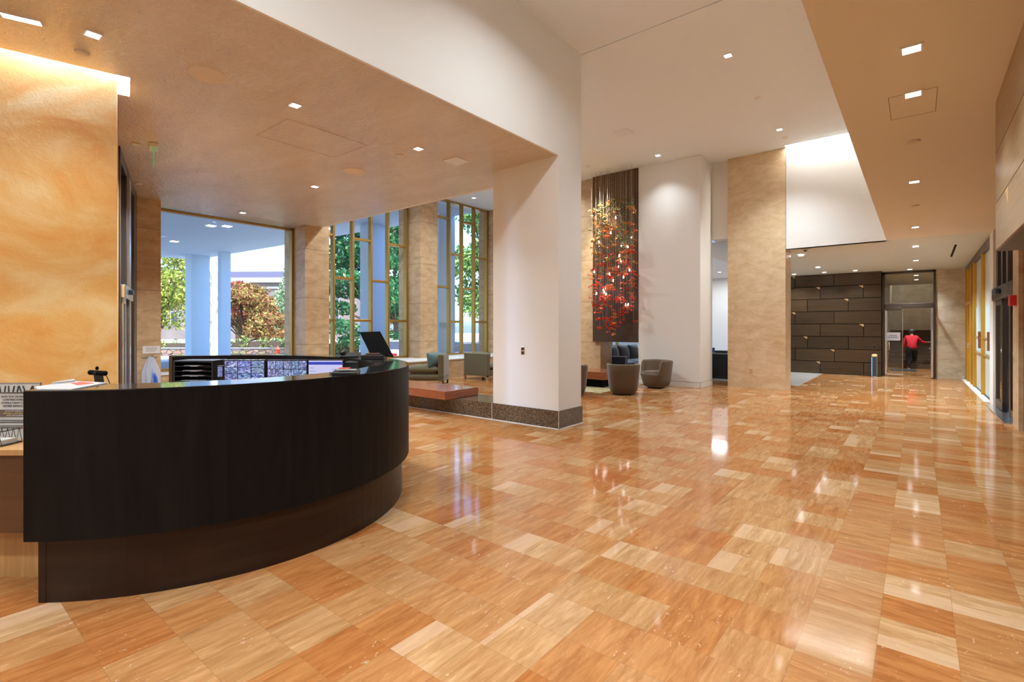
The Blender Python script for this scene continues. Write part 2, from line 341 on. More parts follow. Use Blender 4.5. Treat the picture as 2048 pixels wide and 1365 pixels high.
MT['rug'] = noisy('patterned_rug', [(0.36, (0.10, 0.085, 0.05)), (0.48, (0.36, 0.29, 0.12)), (0.60, (0.50, 0.45, 0.28)), (0.7, (0.16, 0.17, 0.13))], 5, (0.6, 2.4, 1), rough=0.9, dist=1.5)
MT['mat_rubber'] = mat('entrance_mat', (0.02, 0.025, 0.03), 0.9)
MT['stair'] = noisy('dark_travertine_stair', [(0.3, (0.085, 0.055, 0.032)), (0.7, (0.15, 0.10, 0.06))], 5, (1, 1, 3), rough=0.3)
MT['stair_wall'] = noisy('stair_wall_stone', [(0.3, (0.26, 0.175, 0.095)), (0.7, (0.36, 0.26, 0.15))], 4, rough=0.5)
MT['skin'] = mat('skin', (0.32, 0.17, 0.11), 0.55)
MT['shirt_red'] = mat('red_shirt', (0.62, 0.015, 0.03), 0.8)
MT['trousers'] = mat('black_trousers', (0.010, 0.010, 0.012), 0.85)
MT['hair'] = mat('dark_grey_hair', (0.05, 0.05, 0.05), 0.6)
# outdoors
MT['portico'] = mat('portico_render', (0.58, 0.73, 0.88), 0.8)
MT['asphalt'] = noisy('street', [(0.3, (0.42, 0.40, 0.38)), (0.7, (0.55, 0.53, 0.50))], 2, rough=0.9)
MT['lawn'] = noisy('lawn', [(0.3, (0.16, 0.17, 0.05)), (0.7, (0.34, 0.30, 0.12))], 1.2, rough=0.95)
MT['rubble'] = rubble_mat('rubble_stone')
MT['cap'] = mat('stone_cap', (0.26, 0.25, 0.25), 0.8)
MT['sandstone'] = noisy('old_sandstone', [(0.3, (0.15, 0.12, 0.11)), (0.7, (0.20, 0.165, 0.15))], 0.6, rough=0.9)
MT['roof'] = mat('slate_roof', (0.085, 0.075, 0.115), 0.8)
MT['dark_glass'] = mat('dark_window', (0.05, 0.06, 0.08), 0.15)
MT['bark'] = noisy('bark', [(0.3, (0.05, 0.035, 0.025)), (0.7, (0.13, 0.095, 0.07))], 9, (3, 3, 0.6), rough=0.95)
MT['pale_bark'] = noisy('pale_bark', [(0.42, (0.28, 0.26, 0.22)), (0.52, (0.80, 0.74, 0.68))], 3, (2, 2, 0.7), rough=0.9)
MT['leaf_lime'] = leaf_mat('lime_leaves', [(0, (0.09, 0.15, 0.02)), (0.4, (0.28, 0.36, 0.05)), (0.8, (0.50, 0.50, 0.12)), (1, (0.62, 0.50, 0.16))])
MT['leaf_green'] = leaf_mat('green_leaves', [(0, (0.03, 0.10, 0.02)), (0.5, (0.12, 0.28, 0.05)), (1, (0.36, 0.46, 0.14))])
MT['leaf_pine'] = leaf_mat('pine_leaves', [(0, (0.010, 0.06, 0.030)), (0.5, (0.022, 0.16, 0.060)), (0.92, (0.07, 0.26, 0.08)), (1, (0.36, 0.36, 0.14))])
MT['leaf_pale'] = leaf_mat('pale_green_leaves', [(0, (0.12, 0.22, 0.10)), (0.5, (0.30, 0.42, 0.22)), (1, (0.55, 0.62, 0.40))])
MT['leaf_red'] = leaf_mat('red_maple_leaves', [(0, (0.14, 0.015, 0.015)), (0.4, (0.40, 0.05, 0.05)), (0.75, (0.55, 0.14, 0.10)), (1, (0.42, 0.36, 0.10))])
MT['leaf_mix'] = leaf_mat('turning_maple_leaves', [(0, (0.10, 0.05, 0.02)), (0.35, (0.34, 0.12, 0.06)), (0.65, (0.40, 0.26, 0.09)), (1, (0.42, 0.42, 0.12))])
MT['leaf_hedge'] = leaf_mat('hedge_leaves', [(0, (0.06, 0.12, 0.03)), (0.6, (0.28, 0.38, 0.10)), (1, (0.55, 0.58, 0.22))])
MT['car_white'] = mat('white_car_paint', (0.75, 0.77, 0.80), 0.2, coat=1)
MT['car_blue'] = mat('blue_car_paint', (0.06, 0.09, 0.28), 0.2, coat=1)
MT['car_silver'] = mat('silver_car_paint', (0.42, 0.45, 0.52), 0.2, 0.4, coat=1)
MT['tyre'] = mat('tyre', (0.015, 0.015, 0.015), 0.8)
MT['lamp_red'] = mat('tail_lamp', (0.5, 0.01, 0.01), 0.2)

# ---------------------------------------------------------------- geometry helpers
class MB:
    def __init__(s): s.v = []; s.f = []
    def add(s, vs, fs, M=None):
        o = len(s.v)
        s.v += [tuple((M @ Vector(p)) if M else Vector(p)) for p in vs]
        s.f += [tuple(i + o for i in f) for f in fs]
        return s
    def box(s, a, b, M=None):
        x0, x1 = sorted((a[0], b[0])); y0, y1 = sorted((a[1], b[1])); z0, z1 = sorted((a[2], b[2]))
        return s.add([(x0, y0, z0), (x1, y0, z0), (x1, y1, z0), (x0, y1, z0), (x0, y0, z1), (x1, y0, z1), (x1, y1, z1), (x0, y1, z1)],
                     [(0, 3, 2, 1), (4, 5, 6, 7), (0, 1, 5, 4), (1, 2, 6, 5), (2, 3, 7, 6), (3, 0, 4, 7)], M)
    def cbox(s, c, d, M=None):
        return s.box([c[i] - d[i] / 2 for i in range(3)], [c[i] + d[i] / 2 for i in range(3)], M)
    def prism(s, poly, z0, z1, M=None):
        a = sum(poly[i][0] * poly[(i + 1) % len(poly)][1] - poly[(i + 1) % len(poly)][0] * poly[i][1] for i in range(len(poly)))
        if a < 0: poly = poly[::-1]
        n = len(poly)
        return s.add([(x, y, z0) for x, y in poly] + [(x, y, z1) for x, y in poly],
                     [tuple(range(n - 1, -1, -1)), tuple(range(n, 2 * n))] + [(i, (i + 1) % n, n + (i + 1) % n, n + i) for i in range(n)], M)
    def strip(s, outer, inner, z0, z1, M=None):
        """closed band between two matching open outlines"""
        n = len(outer); vs = []
        for z in (z0, z1):
            vs += [(x, y, z) for x, y in outer] + [(x, y, z) for x, y in inner]
        fs = []
        for i in range(n - 1):
            fs += [(i, i + 1, n + i + 1, n + i), (2 * n + i, 3 * n + i, 3 * n + i + 1, 2 * n + i + 1),
                   (i, 2 * n + i, 2 * n + i + 1, i + 1), (n + i, n + i + 1, 3 * n + i + 1, 3 * n + i)]
        fs += [(0, n, 3 * n, 2 * n), (n - 1, 3 * n - 1, 4 * n - 1, 2 * n - 1)]
        return s.add(vs, fs, M)
    def cyl(s, p, q, r0, r1=None, n=16, M=None):
        r1 = r0 if r1 is None else r1
        p, q = Vector(p), Vector(q); d = (q - p).normalized(); a = d.orthogonal().normalized(); b = d.cross(a)
        vs = []
        for c, r in ((p, r0), (q, r1)):
            vs += [tuple(c + (a * math.cos(2 * PI * i / n) + b * math.sin(2 * PI * i / n)) * r) for i in range(n)]
        fs = [(i, (i + 1) % n, n + (i + 1) % n, n + i) for i in range(n)] + [tuple(range(n - 1, -1, -1)), tuple(range(n, 2 * n))]
        return s.add(vs, fs, M)
    def tube(s, pts, r, n=8, M=None):
        for a, b in zip(pts, pts[1:]): s.cyl(a, b, r, r, n, M)
        return s
    def lathe(s, prof, n=24, M=None):
        vs = []; k = len(prof)
        for i in range(n):
            t = 2 * PI * i / n
            vs += [(r * math.cos(t), r * math.sin(t), z) for r, z in prof]
        fs = [(i * k + j, ((i + 1) % n) * k + j, ((i + 1) % n) * k + j + 1, i * k + j + 1) for i in range(n) for j in range(k - 1)]
        fs += [tuple(i * k for i in range(n))[::-1], tuple(i * k + k - 1 for i in range(n))]
        return s.add(vs, fs, M)
    def sphere(s, c, r, nu=10, nv=6, M=None):
        r = r if isinstance(r, (tuple, list)) else (r, r, r)
        vs = [(c[0], c[1], c[2] - r[2])]
        for j in range(1, nv):
            ph = -PI / 2 + PI * j / nv
            vs += [(c[0] + r[0] * math.cos(ph) * math.cos(2 * PI * i / nu), c[1] + r[1] * math.cos(ph) * math.sin(2 * PI * i / nu), c[2] + r[2] * math.sin(ph)) for i in range(nu)]
        vs.append((c[0], c[1], c[2] + r[2])); t = len(vs) - 1
        fs = [(0, 1 + (i + 1) % nu, 1 + i) for i in range(nu)]
        for j in range(nv - 2):
            fs += [(1 + j * nu + i, 1 + j * nu + (i + 1) % nu, 1 + (j + 1) * nu + (i + 1) % nu, 1 + (j + 1) * nu + i) for i in range(nu)]
        fs += [(t, 1 + (nv - 2) * nu + i, 1 + (nv - 2) * nu + (i + 1) % nu) for i in range(nu)]
        return s.add(vs, fs, M)
    def build(s, name, m, parent=None, smooth=False, bevel=0.0, seg=2, loc=None, rotz=0.0, subsurf=0):
        me = bpy.data.meshes.new(name); me.from_pydata(s.v, [], s.f); me.validate(); 
        bm = bmesh.new(); bm.from_mesh(me); bmesh.ops.recalc_face_normals(bm, faces=bm.faces); bm.to_mesh(me); bm.free()
        me.materials.append(MT[m] if isinstance(m, str) else m)
        o = bpy.data.objects.new(name, me); COL.objects.link(o)
        if smooth:
            for p in me.polygons: p.use_smooth = True
        if parent: o.parent = parent
        if loc: o.location = loc
        if rotz: o.rotation_euler = (0, 0, rotz)
        if bevel:
            md = o.modifiers.new('bevel', 'BEVEL'); md.width = bevel; md.segments = seg; md.limit_method = 'ANGLE'; md.angle_limit = R(40)
        if subsurf:
            md = o.modifiers.new('subsurf', 'SUBSURF'); md.levels = subsurf; md.render_levels = subsurf
        return o
def tag(o, label=None, cat=None, group=None, kind=None):
    if label: o['label'] = label
    if cat: o['category'] = cat
    if group: o['group'] = group
    if kind: o['kind'] = kind
    return o
def thing(name, label, cat, loc=(0, 0, 0), rotz=0.0, group=None):
    o = bpy.data.objects.new(name, None); COL.objects.link(o); o.location = loc; o.rotation_euler = (0, 0, rotz)
    o.empty_display_size = 0.1
    return tag(o, label, cat, group)
def struct(name, mb, m, label, cat, **kw):
    return tag(mb.build(name, m, **kw), label, cat, kind='structure')
def dup(root, loc, rotz, label, group=None):
    r = root.copy(); COL.objects.link(r); r.location = loc; r.rotation_euler = (0, 0, rotz)
    r['label'] = label
    if group: r['group'] = group
    for ch in list(root.children):
        c = ch.copy(); COL.objects.link(c); c.parent = r
        for g in list(ch.children):
            d = g.copy(); COL.objects.link(d); d.parent = c
    return r
def B(a, b, M=None): return MB().box(a, b, M)
def text_mesh(name, body, size, m, parent, loc, rot, align='LEFT', spacing=1.0):
    cu = bpy.data.curves.new(name, 'FONT'); cu.body = body; cu.size = size; cu.align_x = align; cu.extrude = 0.0006; cu.space_line = spacing
    t = bpy.data.objects.new(name + '_tmp', cu); COL.objects.link(t)
    me = bpy.data.meshes.new_from_object(t.evaluated_get(bpy.context.evaluated_depsgraph_get()))
    bpy.data.objects.remove(t); me.materials.clear(); me.materials.append(MT[m])
    o = bpy.data.objects.new(name, me); COL.objects.link(o); o.parent = parent; o.location = loc; o.rotation_euler = rot
    return o

ZS, ZH, ZR = 3.90, 5.60, 3.26        # reception soffit, high hall ceiling, low corridor ceiling
exec_order = None
# ================================================================ THE SETTING
struct('floor', B((-12.6, -5.2, -0.25), (4.2, 22.6, 0)), 'floor', 'polished honey travertine tile floor of the lobby', 'floor')
struct('floor', B((-12.0, 14.2, 0.0), (-2.30, 18.40, 0.004)), 'reflection_floor', 'thin slab painting the pale reflection on the side hall floor', 'floor')
# --- ceilings
Kc = Vector((-6.102, 1.414)); Jc = Vector((-8.37, 1.954)); fdir = Vector((-0.26, -0.966)); fn = Vector((0.966, -0.26))
sdir = Vector((-0.971, 0.238)); sn = Vector((0.238, 0.971))
s_in = Kc + sdir * 0.44; s_out = s_in + sn * 0.10; c_out = Vector((-6.022, 1.497)); f_end = Kc + fn * 0.07 + fdir * 6.9
soffit_poly = [(-4.0, -5.2), (-4.0, 6.0), (-5.19, 6.0), (-5.19, 6.62), (-12.4, 6.62), (-12.4, 3.3), (-11.30, 2.90), tuple(Jc), tuple(s_in), tuple(s_out), tuple(c_out), tuple(f_end)]
struct('ceiling', MB().prism(soffit_poly, ZS, ZS + 0.25), 'ceil_plaster', 'low tan polished plaster ceiling over the reception desk', 'ceiling')
lid = [(-5.85, 1.72), (-6.75, 1.75), (-6.9, 1.3), (-8.3, -5.4), (-7.6, -5.4)]
struct('ceiling', MB().prism(lid, ZS + 0.25, ZS + 0.30), 'ceil_white', 'lid of the light cove above the gold plaster wall', 'ceiling')
struct('ceiling', B((-4.2, -5.2, ZH), (-0.3, 6.625, ZH + 0.12)), 'ceil_white', 'near half of the high white hall ceiling', 'ceiling')
hp = [(-12.4, 6.645), (-0.3, 6.645), (-0.3, 12.86), (-2.36, 12.86), (-2.36, 13.7), (-12.4, 13.7)]
struct('ceiling', MB().prism(hp, ZH, ZH + 0.12), 'ceil_white', 'far half of the high white hall ceiling beyond the joint', 'ceiling')
struct('ceiling', B((-12.4, 6.58, ZH + 0.12), (-0.3, 6.70, ZH + 0.16)), 'ceil_white', 'added backing that stops light leaking through the narrow ceiling joint', 'ceiling')  # unseen box added above the joint to block light from outside
struct('ceiling', B((-2.6, 12.7, ZH + 0.28), (-0.2, 13.3, ZH + 0.34)), 'ceil_white', 'lid of the light cove above the white upper wall', 'ceiling')
struct('ceiling', B((-0.5, -5.2, ZR), (2.2, 13.02, ZR + 0.1)), 'ceil_tan', 'low tan ceiling of the corridor on the right', 'ceiling')
zf = 3.10
struct('ceiling', MB().add([(-3.75, 13.63, ZR), (-2.36, 13.63, ZR), (-2.36, 13.02, ZR), (1.4, 13.02, ZR), (1.4, 19.0, zf), (-3.75, 19.0, zf), (-3.75, 13.63, ZR + .1), (-2.36, 13.63, ZR + .1), (-2.36, 13.02, ZR + .1), (1.4, 13.02, ZR + .1), (1.4, 19.0, zf + .1), (-3.75, 19.0, zf + .1)],
       [(0, 1, 2, 3, 4, 5), (11, 10, 9, 8, 7, 6)] + [(i, (i + 1) % 6, 6 + (i + 1) % 6, 6 + i) for i in range(6)]), 'ceil_hall', 'grey beige ceiling at the far end of the corridor', 'ceiling')
struct('ceiling', B((-12.4, 13.7, 3.68), (-3.75, 24.0, 3.78)), 'ceil_white', 'white ceiling of the side lounge behind the art panel', 'ceiling')
# --- walls
struct('wall_left', MB().prism([tuple(Kc), tuple(Jc), (-10.6, -5.2), tuple(Kc + fdir * 6.85)], 0, ZS + 0.24), 'wall_plaster', 'gold mottled polished plaster wall behind the reception desk', 'wall')
struct('wall_left_upper', B((-4.0, -5.2, ZS), (-3.97, 5.985, ZH)), 'white', 'smooth white bulkhead wall above the reception desk', 'wall')
struct('wall_pillar', B((-5.20, 5.985, 0.262), (-3.97, 6.60, ZH)), 'white', 'square white pillar standing on the granite plinth', 'wall')
struct('wall_soffit_end', B((-12.4, 6.62, ZS), (-5.20, 6.70, ZH)), 'white', 'white upstand on the far edge of the reception soffit', 'wall')
struct('wall_right_upper', B((-0.5, -5.2, ZR + 0.1), (-0.38, 13.0, ZH + 0.02)), 'white', 'white upper wall along the corridor ceiling edge', 'wall')
struct('wall_back_upper', B((-2.36, 13.0, ZR), (-0.502, 13.2, ZH + 0.28)), 'white', 'bright white upper wall washed by the cove light', 'wall')
struct('wall_column', B((-3.64, 13.0, 0), (-2.37, 13.62, ZH)), 'column', 'tall honey travertine column beside the side hall', 'wall')
struct('wall_center', B((-5.645, 12.25, 0), (-4.06, 13.15, ZH)), 'white', 'tall white wall block right of the art panel', 'wall')
bb = MB().box((-5.65, 12.243, 0), (-4.053, 12.25, 0.115)).box((-4.06, 12.243, 0), (-4.053, 13.15, 0.115))
struct('baseboard_center', bb, 'white', 'flush white baseboard around the white wall block', 'baseboard')
struct('trim_1', MB().box((-5.65, 12.2485, 0.115), (-4.0585, 12.25, 0.123)).box((-4.06, 12.2485, 0.115), (-4.0585, 13.15, 0.123)), 'bronze', 'dark reveal line above the white baseboard', 'trim')
struct('wall_header', MB().box((-4.06, 13.12, 3.67), (-3.64, 13.5, ZH)).box((-5.03, 13.5, 3.655), (-3.64, 18.3, 3.69)), 'white', 'white header over the opening beside the travertine column', 'wall')
struct('wall_art', B((-8.6, 12.33, 0), (-6.80, 13.0, ZH)), 'pier', 'pale travertine wall behind the left edge of the art panel', 'wall')
struct('wall_back', B((-12.4, 13.5, 0), (-8.6, 13.62, ZH)), 'white', 'white end wall of the high lounge', 'wall')
struct('wall_lounge_back', B((-12.4, 23.7, 0), (-3.4, 23.85, 3.7)), 'white', 'white back wall of the side lounge', 'wall')
struct('wall_lounge_right', MB().box((-3.55, 18.56, 0), (-3.42, 23.7, 3.7)), 'white', 'white side wall of the side lounge', 'wall')
struct('wall_side_upper', B((-3.77, 13.62, 3.0), (-3.65, 18.6, 3.75)), 'white', 'white drop between side lounge and corridor ceilings', 'wall')
struct('wall_front', B((-12.4, -5.35, 0), (4.2, -5.2, 5.8)), 'white', 'plain wall behind the viewpoint', 'wall')
struct('wall_right_outer', B((3.6, -5.2, 0), (3.75, 24, 3.5)), 'ceil_hall', 'outer wall beyond the glazed right side', 'wall')
struct('ceiling', B((1.0, 5.0, 3.36), (3.7, 24.0, 3.45)), 'ceil_hall', 'ceiling of the rooms beyond the right wall', 'ceiling')
# --- piers of the window front
for i, (y0, y1, z1, lab) in enumerate(((2.60, 3.315, ZS, 'travertine pier left of the big window beside the hung bag'), (6.25, 6.88, ZH, 'travertine pier between the big window and the tall gold window'),
                                       (9.82, 10.49, ZH, 'travertine pier between the two tall gold windows'), (13.42, 14.05, ZH, 'travertine pier right of the farthest tall gold window'))):
    struct('wall_pier', B((-12.35, y0, 0), (-11.36, y1, z1)), 'pier', lab, 'wall')
struct('wall_window_side', B((-12.35, 14.05, 0), (-12.1, 20.9, ZH)), 'white', 'white outer wall of the side lounge', 'wall')
struct('wall_window_end', B((-12.35, 24.2, 0), (-11.6, 24.6, 3.8)), 'white', 'white pier at the far end of the side lounge windows', 'wall')
# ledges under the windows
lg = MB().box((-12.3, 3.315, 0), (-11.4, 6.25, 0.52)).box((-12.3, 6.88, 0), (-10.4, 9.82, 0.52)).box((-12.3, 10.49, 0), (-10.4, 13.42, 0.52)).box((-11.36, 6.25, 0), (-10.4, 6.88, 0.52)).box((-11.36, 9.82, 0), (-10.4, 10.49, 0.52)).box((-12.3, 20.9, 0), (-11.7, 24.2, 0.5))
struct('wall_ledge', lg, 'sill_stone', 'low travertine ledge wall under the windows', 'wall')
cap = MB().box((-12.3, 3.315, 0.52), (-11.38, 6.25, 0.55)).box((-11.98, 6.88, 0.52), (-10.38, 9.82, 0.55)).box((-11.98, 10.49, 0.52), (-10.38, 13.42, 0.55)).box((-11.36, 6.25, 0.52), (-10.38, 6.88, 0.55)).box((-11.36, 9.82, 0.52), (-10.38, 10.49, 0.55))
struct('trim_2', cap, 'white_plastic', 'white stone sill along the window ledge', 'trim')

# --- windows (x = -11.95)
XW = -11.95
def window(n, y0, y1, z0, z1, mull, trans, label, jw=0.07):
    fr = MB().box((XW - .07, y0, z0), (XW + .07, y0 + jw, z1)).box((XW - .07, y1 - jw, z0), (XW + .07, y1, z1)).box((XW - .07, y0, z1 - .06), (XW + .07, y1, z1)).box((XW - .07, y0, z0), (XW + .07, y1, z0 + .06))
    w = struct(f'window_{n}', fr, 'gold', label, 'window', bevel=0.008)
    cols = [y0 + jw] + list(mull) + [y1 - jw]
    for y in mull: B((XW - .075, y - .03, z0 + .06), (XW + .075, y + .03, z1 - .06)).build('mullion', 'gold', w, bevel=0.01)
    for c, zs in enumerate(trans):
        for z in zs: B((XW - .065, cols[c] + (.03 if c else 0), z - .035), (XW + .065, cols[c + 1] - (.03 if c < len(mull) else 0), z + .035)).build('transom', 'gold', w, bevel=0.008)
    B((XW - .012, y0 + .02, z0 + .02), (XW + .002, y1 - .02, z1 - .02)).build('pane', 'glass', w)
    return w
window(1, 3.315, 6.25, 0.55, 3.87, (), (), 'big undivided window in a slim gold frame behind the desk', 0.055)
T1, T2 = (3.865, 1.64), (5.0, 2.76)
window(2, 6.88, 9.80, 0.55, ZH, (7.34, 7.92, 8.51, 9.09), (T1, T2, T1, T2, T1), 'tall gold mullioned window behind the open visitor screen')
window(3, 10.49, 13.40, 0.55, ZH, (10.95, 11.53, 12.12, 12.72), (T1, T2, T1, T2, T1), 'tall gold mullioned window above the olive armchair')
window(4, 20.9, 24.2, 0.5, 3.68, (21.45, 22.1, 22.75, 23.4), (T2[1:], T1[1:], T2[1:], T1[1:], T2[1:]), 'gold mullioned window behind the navy sofa')

# --- plinth under the pillar
struct('trim_3', B((-8.6, 5.968, 0), (-3.955, 6.62, 0.262)), 'granite', 'low brown speckled granite plinth carrying the pillar', 'plinth', bevel=0.004)
struct('trim_4', MB().box((-8.6, 5.955, 0), (-3.942, 5.968, 0.012)).box((-3.955, 5.955, 0), (-3.942, 6.62, 0.012)).box((-5.215, 5.966, 0), (-5.208, 5.97, 0.262)).box((-3.958, 5.9665, 0), (-3.9535, 5.971, 0.262)), 'white_plastic', 'pale grout line around the granite plinth', 'trim')

# --- vestibule entrance at the left (glazed sliding door seen almost edge on)
dl = Vector((-2.93, 0.946)); DL = dl.length; ang = math.atan2(dl.y, dl.x)
DM = Matrix.Translation((Jc.x, Jc.y, 0)) @ Matrix.Rotation(ang, 4, 'Z')       # local x runs along the door wall away from the camera
fr = MB()
for a, b in ((0.0, 0.10), (1.02, 1.42), (2.42, 3.02)): fr.box((a, -0.02, 0), (b, 0.14, ZS), DM)
fr.box((0.0, -0.02, 3.74), (3.02, 0.14, ZS), DM)
d1 = struct('door_1', fr, 'bronze', 'dark framed glazed entrance door seen edge on at the left', 'door', bevel=0.01)
MB().box((0.1, -0.07, 1.86), (1.42, 0.16, 2.04), DM).build('door_header', 'chrome', d1, bevel=0.01)
MB().box((0.62, -0.12, 1.93), (0.80, -0.07, 2.0), DM).build('motion_sensor', 'black', d1, bevel=0.01)
MB().box((1.06, -0.05, 0), (1.30, -0.02, 3.74), DM).build('door_post', 'chrome', d1)
lf = MB()
for a, b in ((0.14, 0.22), (0.52, 0.62)): lf.box((a, -0.04, 0.02), (b, 0.02, 1.86), DM)
lf.box((0.14, -0.04, 0.02), (0.62, 0.02, 0.12), DM).box((0.14, -0.04, 1.78), (0.62, 0.02, 1.86), DM)
lf.build('door_leaf', 'chrome', d1)
MB().box((0.1, 0.05, 2.04), (1.06, 0.06, 3.74), DM).box((1.42, 0.05, 0), (2.42, 0.06, 3.74), DM).box((0.22, -0.012, 0.12), (0.52, -0.006, 1.78), DM).build('door_glass', 'door_glass', d1)
MB().box((0.80, 0.10, 0.98), (1.00, 0.104, 1.44), DM).build('door_notice', 'paper', d1)
struct('wall_entrance', MB().box((-0.3, 1.6, 0), (3.2, 1.75, ZS), DM), 'stair_wall', 'inner stone wall of the entrance vestibule', 'wall')
struct('ceiling', MB().box((-0.3, 0.02, ZS), (3.2, 1.75, ZS + 0.1), DM), 'ceil_white', 'ceiling of the entrance vestibule', 'ceiling')

# --- timber wall at the end of the corridor
ZW = 3.12; rowh = ZW / 8; XJ = lambda cx: -3.252 + (cx / 5.458 - 18) * 0.013125
joints = [(170, 613), (457, 923), (314, 767), (173, 614), (460, 928), (314, 770), (175, 618), (460, 928)]
pl = MB()
for r in range(8):
    z1 = ZW - r * rowh; z0 = z1 - rowh; xs = [-3.60] + [XJ(c) for c in joints[r]] + [-0.825]
    for a, b in zip(xs, xs[1:]): pl.box((a + .009, 18.40, z0 + .009), (b - .009, 18.43, z1 - .009))
ww = struct('wall_timber', B((-3.60, 18.425, 0), (-0.825, 18.56, ZW)), 'black_matte', 'dark bronze timber panelled wall at the end of the hall', 'wall')
pl.build('panelling', 'dark_wood', ww)
for r, c in ((0, 170), (1, 457), (1, 923), (2, 767), (3, 173), (4, 928), (5, 314), (6, 618), (7, 460)):
    x = XJ(c); z = ZW - r * rowh - .012
    MB().add([(x - .115, 18.397, z), (x, 18.397, z), (x, 18.397, z - .08), (x - .115, 18.402, z), (x, 18.402, z), (x, 18.402, z - .08)],
             [(0, 1, 2), (3, 5, 4), (0, 3, 4, 1), (1, 4, 5, 2), (2, 5, 3, 0)]).build('brass_inlay', 'brass', ww)

# --- glazed stair vestibule, y = 18.8
YG = 18.8
gf = MB().box((-0.825, YG - .05, 0), (-0.76, YG + .05, 3.1)).box((0.355, YG - .05, 0), (0.41, YG + .05, 3.1)).box((-0.825, YG - .05, 3.04), (0.41, YG + .05, 3.1))
d2 = struct('door_2', gf, 'bronze', 'glass double door to the stairs beside the timber wall', 'door')
B((-0.76, YG - .07, 2.02), (0.355, YG + .07, 2.16)).build('door_header', 'bronze', d2, bevel=0.008)
B((-0.74, YG - .13, 1.95), (-0.36, YG - .07, 2.05)).build('door_closer', 'bronze', d2, bevel=0.008)
B((-0.76, YG - .008, 2.16), (0.355, YG + .004, 3.04)).build('transom_glass', 'door_glass', d2)
lf = MB().box((-0.755, YG - .03, 0.04), (-0.715, YG + .03, 2.0)).box((-0.715, YG - .03, 0.04), (-0.32, YG + .03, 0.08)).box((-0.345, YG - .012, 0.08), (-0.335, YG + .012, 2.0))
leaf = lf.build('door_leaf', 'chrome', d2)
B((-0.715, YG - .007, 0.08), (-0.345, YG + .005, 2.0)).build('leaf_glass', 'door_glass', leaf)
MB().tube([(-0.655, YG - .07, 0.78), (-0.655, YG - .07, 1.02)], 0.012).cyl((-0.655, YG - .07, 0.8), (-0.655, YG, 0.8), 0.009).cyl((-0.655, YG - .07, 1.0), (-0.655, YG, 1.0), 0.009).build('door_handle', 'brass', leaf, smooth=True)
opn = MB().box((0.30, YG - .50, 0.04), (0.34, YG - .46, 2.0)).box((0.30, YG - .06, 0.04), (0.34, YG - .02, 2.0)).box((0.30, YG - .46, 0.04), (0.34, YG - .06, 0.10)).box((0.30, YG - .46, 1.95), (0.34, YG - .06, 2.0))
leaf2 = opn.build('door_leaf', 'chrome', d2)
B((0.315, YG - .46, 0.1), (0.325, YG - .06, 1.95)).build('leaf_glass', 'door_glass', leaf2)
MB().tube([(0.27, YG - .45, 0.85), (0.27, YG - .07, 0.85)], 0.014).build('push_bar', 'chrome', leaf2, smooth=True)
struct('wall_end', B((0.41, YG - .02, 0), (1.30, YG + .3, 3.12)), 'end_stone', 'veined stone end wall right of the stair door', 'wall')
struct('wall_stair_left', B((-1.0, YG + .05, 0), (-0.83, 27.4, 4.6)), 'stair_wall', 'left stone wall of the stair', 'wall')
struct('wall_stair_right', B((0.62, YG + .3, 0), (0.78, 27.4, 4.6)), 'stair_wall', 'right stone wall of the stair', 'wall')
struct('wall_stair_back', B((-1.0, 27.3, 0), (0.8, 27.45, 4.6)), 'stair_wall', 'wall at the head of the stair', 'wall')
struct('ceiling', B((-1.0, YG + .05, 3.07), (0.78, 24.2, 3.15)), 'ceil_hall', 'ceiling of the stair vestibule', 'ceiling')
struct('ceiling', B((-1.0, 24.0, 4.2), (0.78, 27.4, 4.3)), 'ceil_hall', 'ceiling over the upper stair landing', 'ceiling')
struct('wall_stair_drop', B((-1.0, 24.2, 3.07), (0.78, 24.3, 4.25)), 'stair_wall', 'drop over the foot of the stair', 'wall')
st = MB()
for i in range(9): st.box((-0.83, 22.75 + .28 * i, 0 if i else -0.01), (0.62, 25.6, 0.15 * (i + 1)))
st2 = MB()
prof = [(22.75, 0)]
for i in range(9): prof += [(22.75 + .28 * i, .15 * (i + 1)), (22.75 + .28 * (i + 1), .15 * (i + 1))]
prof += [(27.3, 1.35), (27.3, -0.25), (22.75, -0.25)]
n = len(prof)
st2.add([(-0.83, y, z) for y, z in prof] + [(0.62, y, z) for y, z in prof], [tuple(range(n)), tuple(range(2 * n - 1, n - 1, -1))] + [(i, n + i, n + (i + 1) % n, (i + 1) % n) for i in range(n)])
struct('floor', st2, 'stair', 'dark stone stairs rising behind the glass door', 'stairs')
struct('floor', B((-1.0, 22.6, -0.25), (0.8, 22.75, 0)), 'floor', 'floor strip at the foot of the stairs', 'floor')

# --- right side of the corridor (slightly skewed wall line)
RM = Matrix.Translation((1.137, 10, 0)) @ Matrix.Rotation(0.00875, 4, 'Z')
def RB(mb, y0, y1, z0, z1, b0=0.0, b1=0.2): return mb.box((b0, y0 - 10, z0), (b1, y1 - 10, z1), RM)
struct('wall_right', RB(MB(), -5, 9.98, 0, ZR, 0.02, 0.25), 'bronze', 'dark bronze wall nearest the camera on the right', 'wall')
struct('trim_5', RB(MB(), 9.98, 10.48, 0, ZR, -0.03, 0.22), 'sill_stone', 'beige stone jamb carrying the fire alarm', 'trim')
struct('trim_6', RB(MB(), 12.86, 13.36, 0, ZR, -0.02, 0.22), 'white', 'white jamb between the sliding door and the frosted glass', 'trim')
d3m = MB()
for a, b in ((10.48, 10.62), (11.45, 11.62), (12.05, 12.2), (12.66, 12.86)): RB(d3m, a, b, 2.14, ZR, 0.02, 0.16)
RB(d3m, 10.48, 10.56, 0, 2.14, 0.02, 0.16); RB(d3m, 12.76, 12.86, 0, 2.14, 0.02, 0.16)
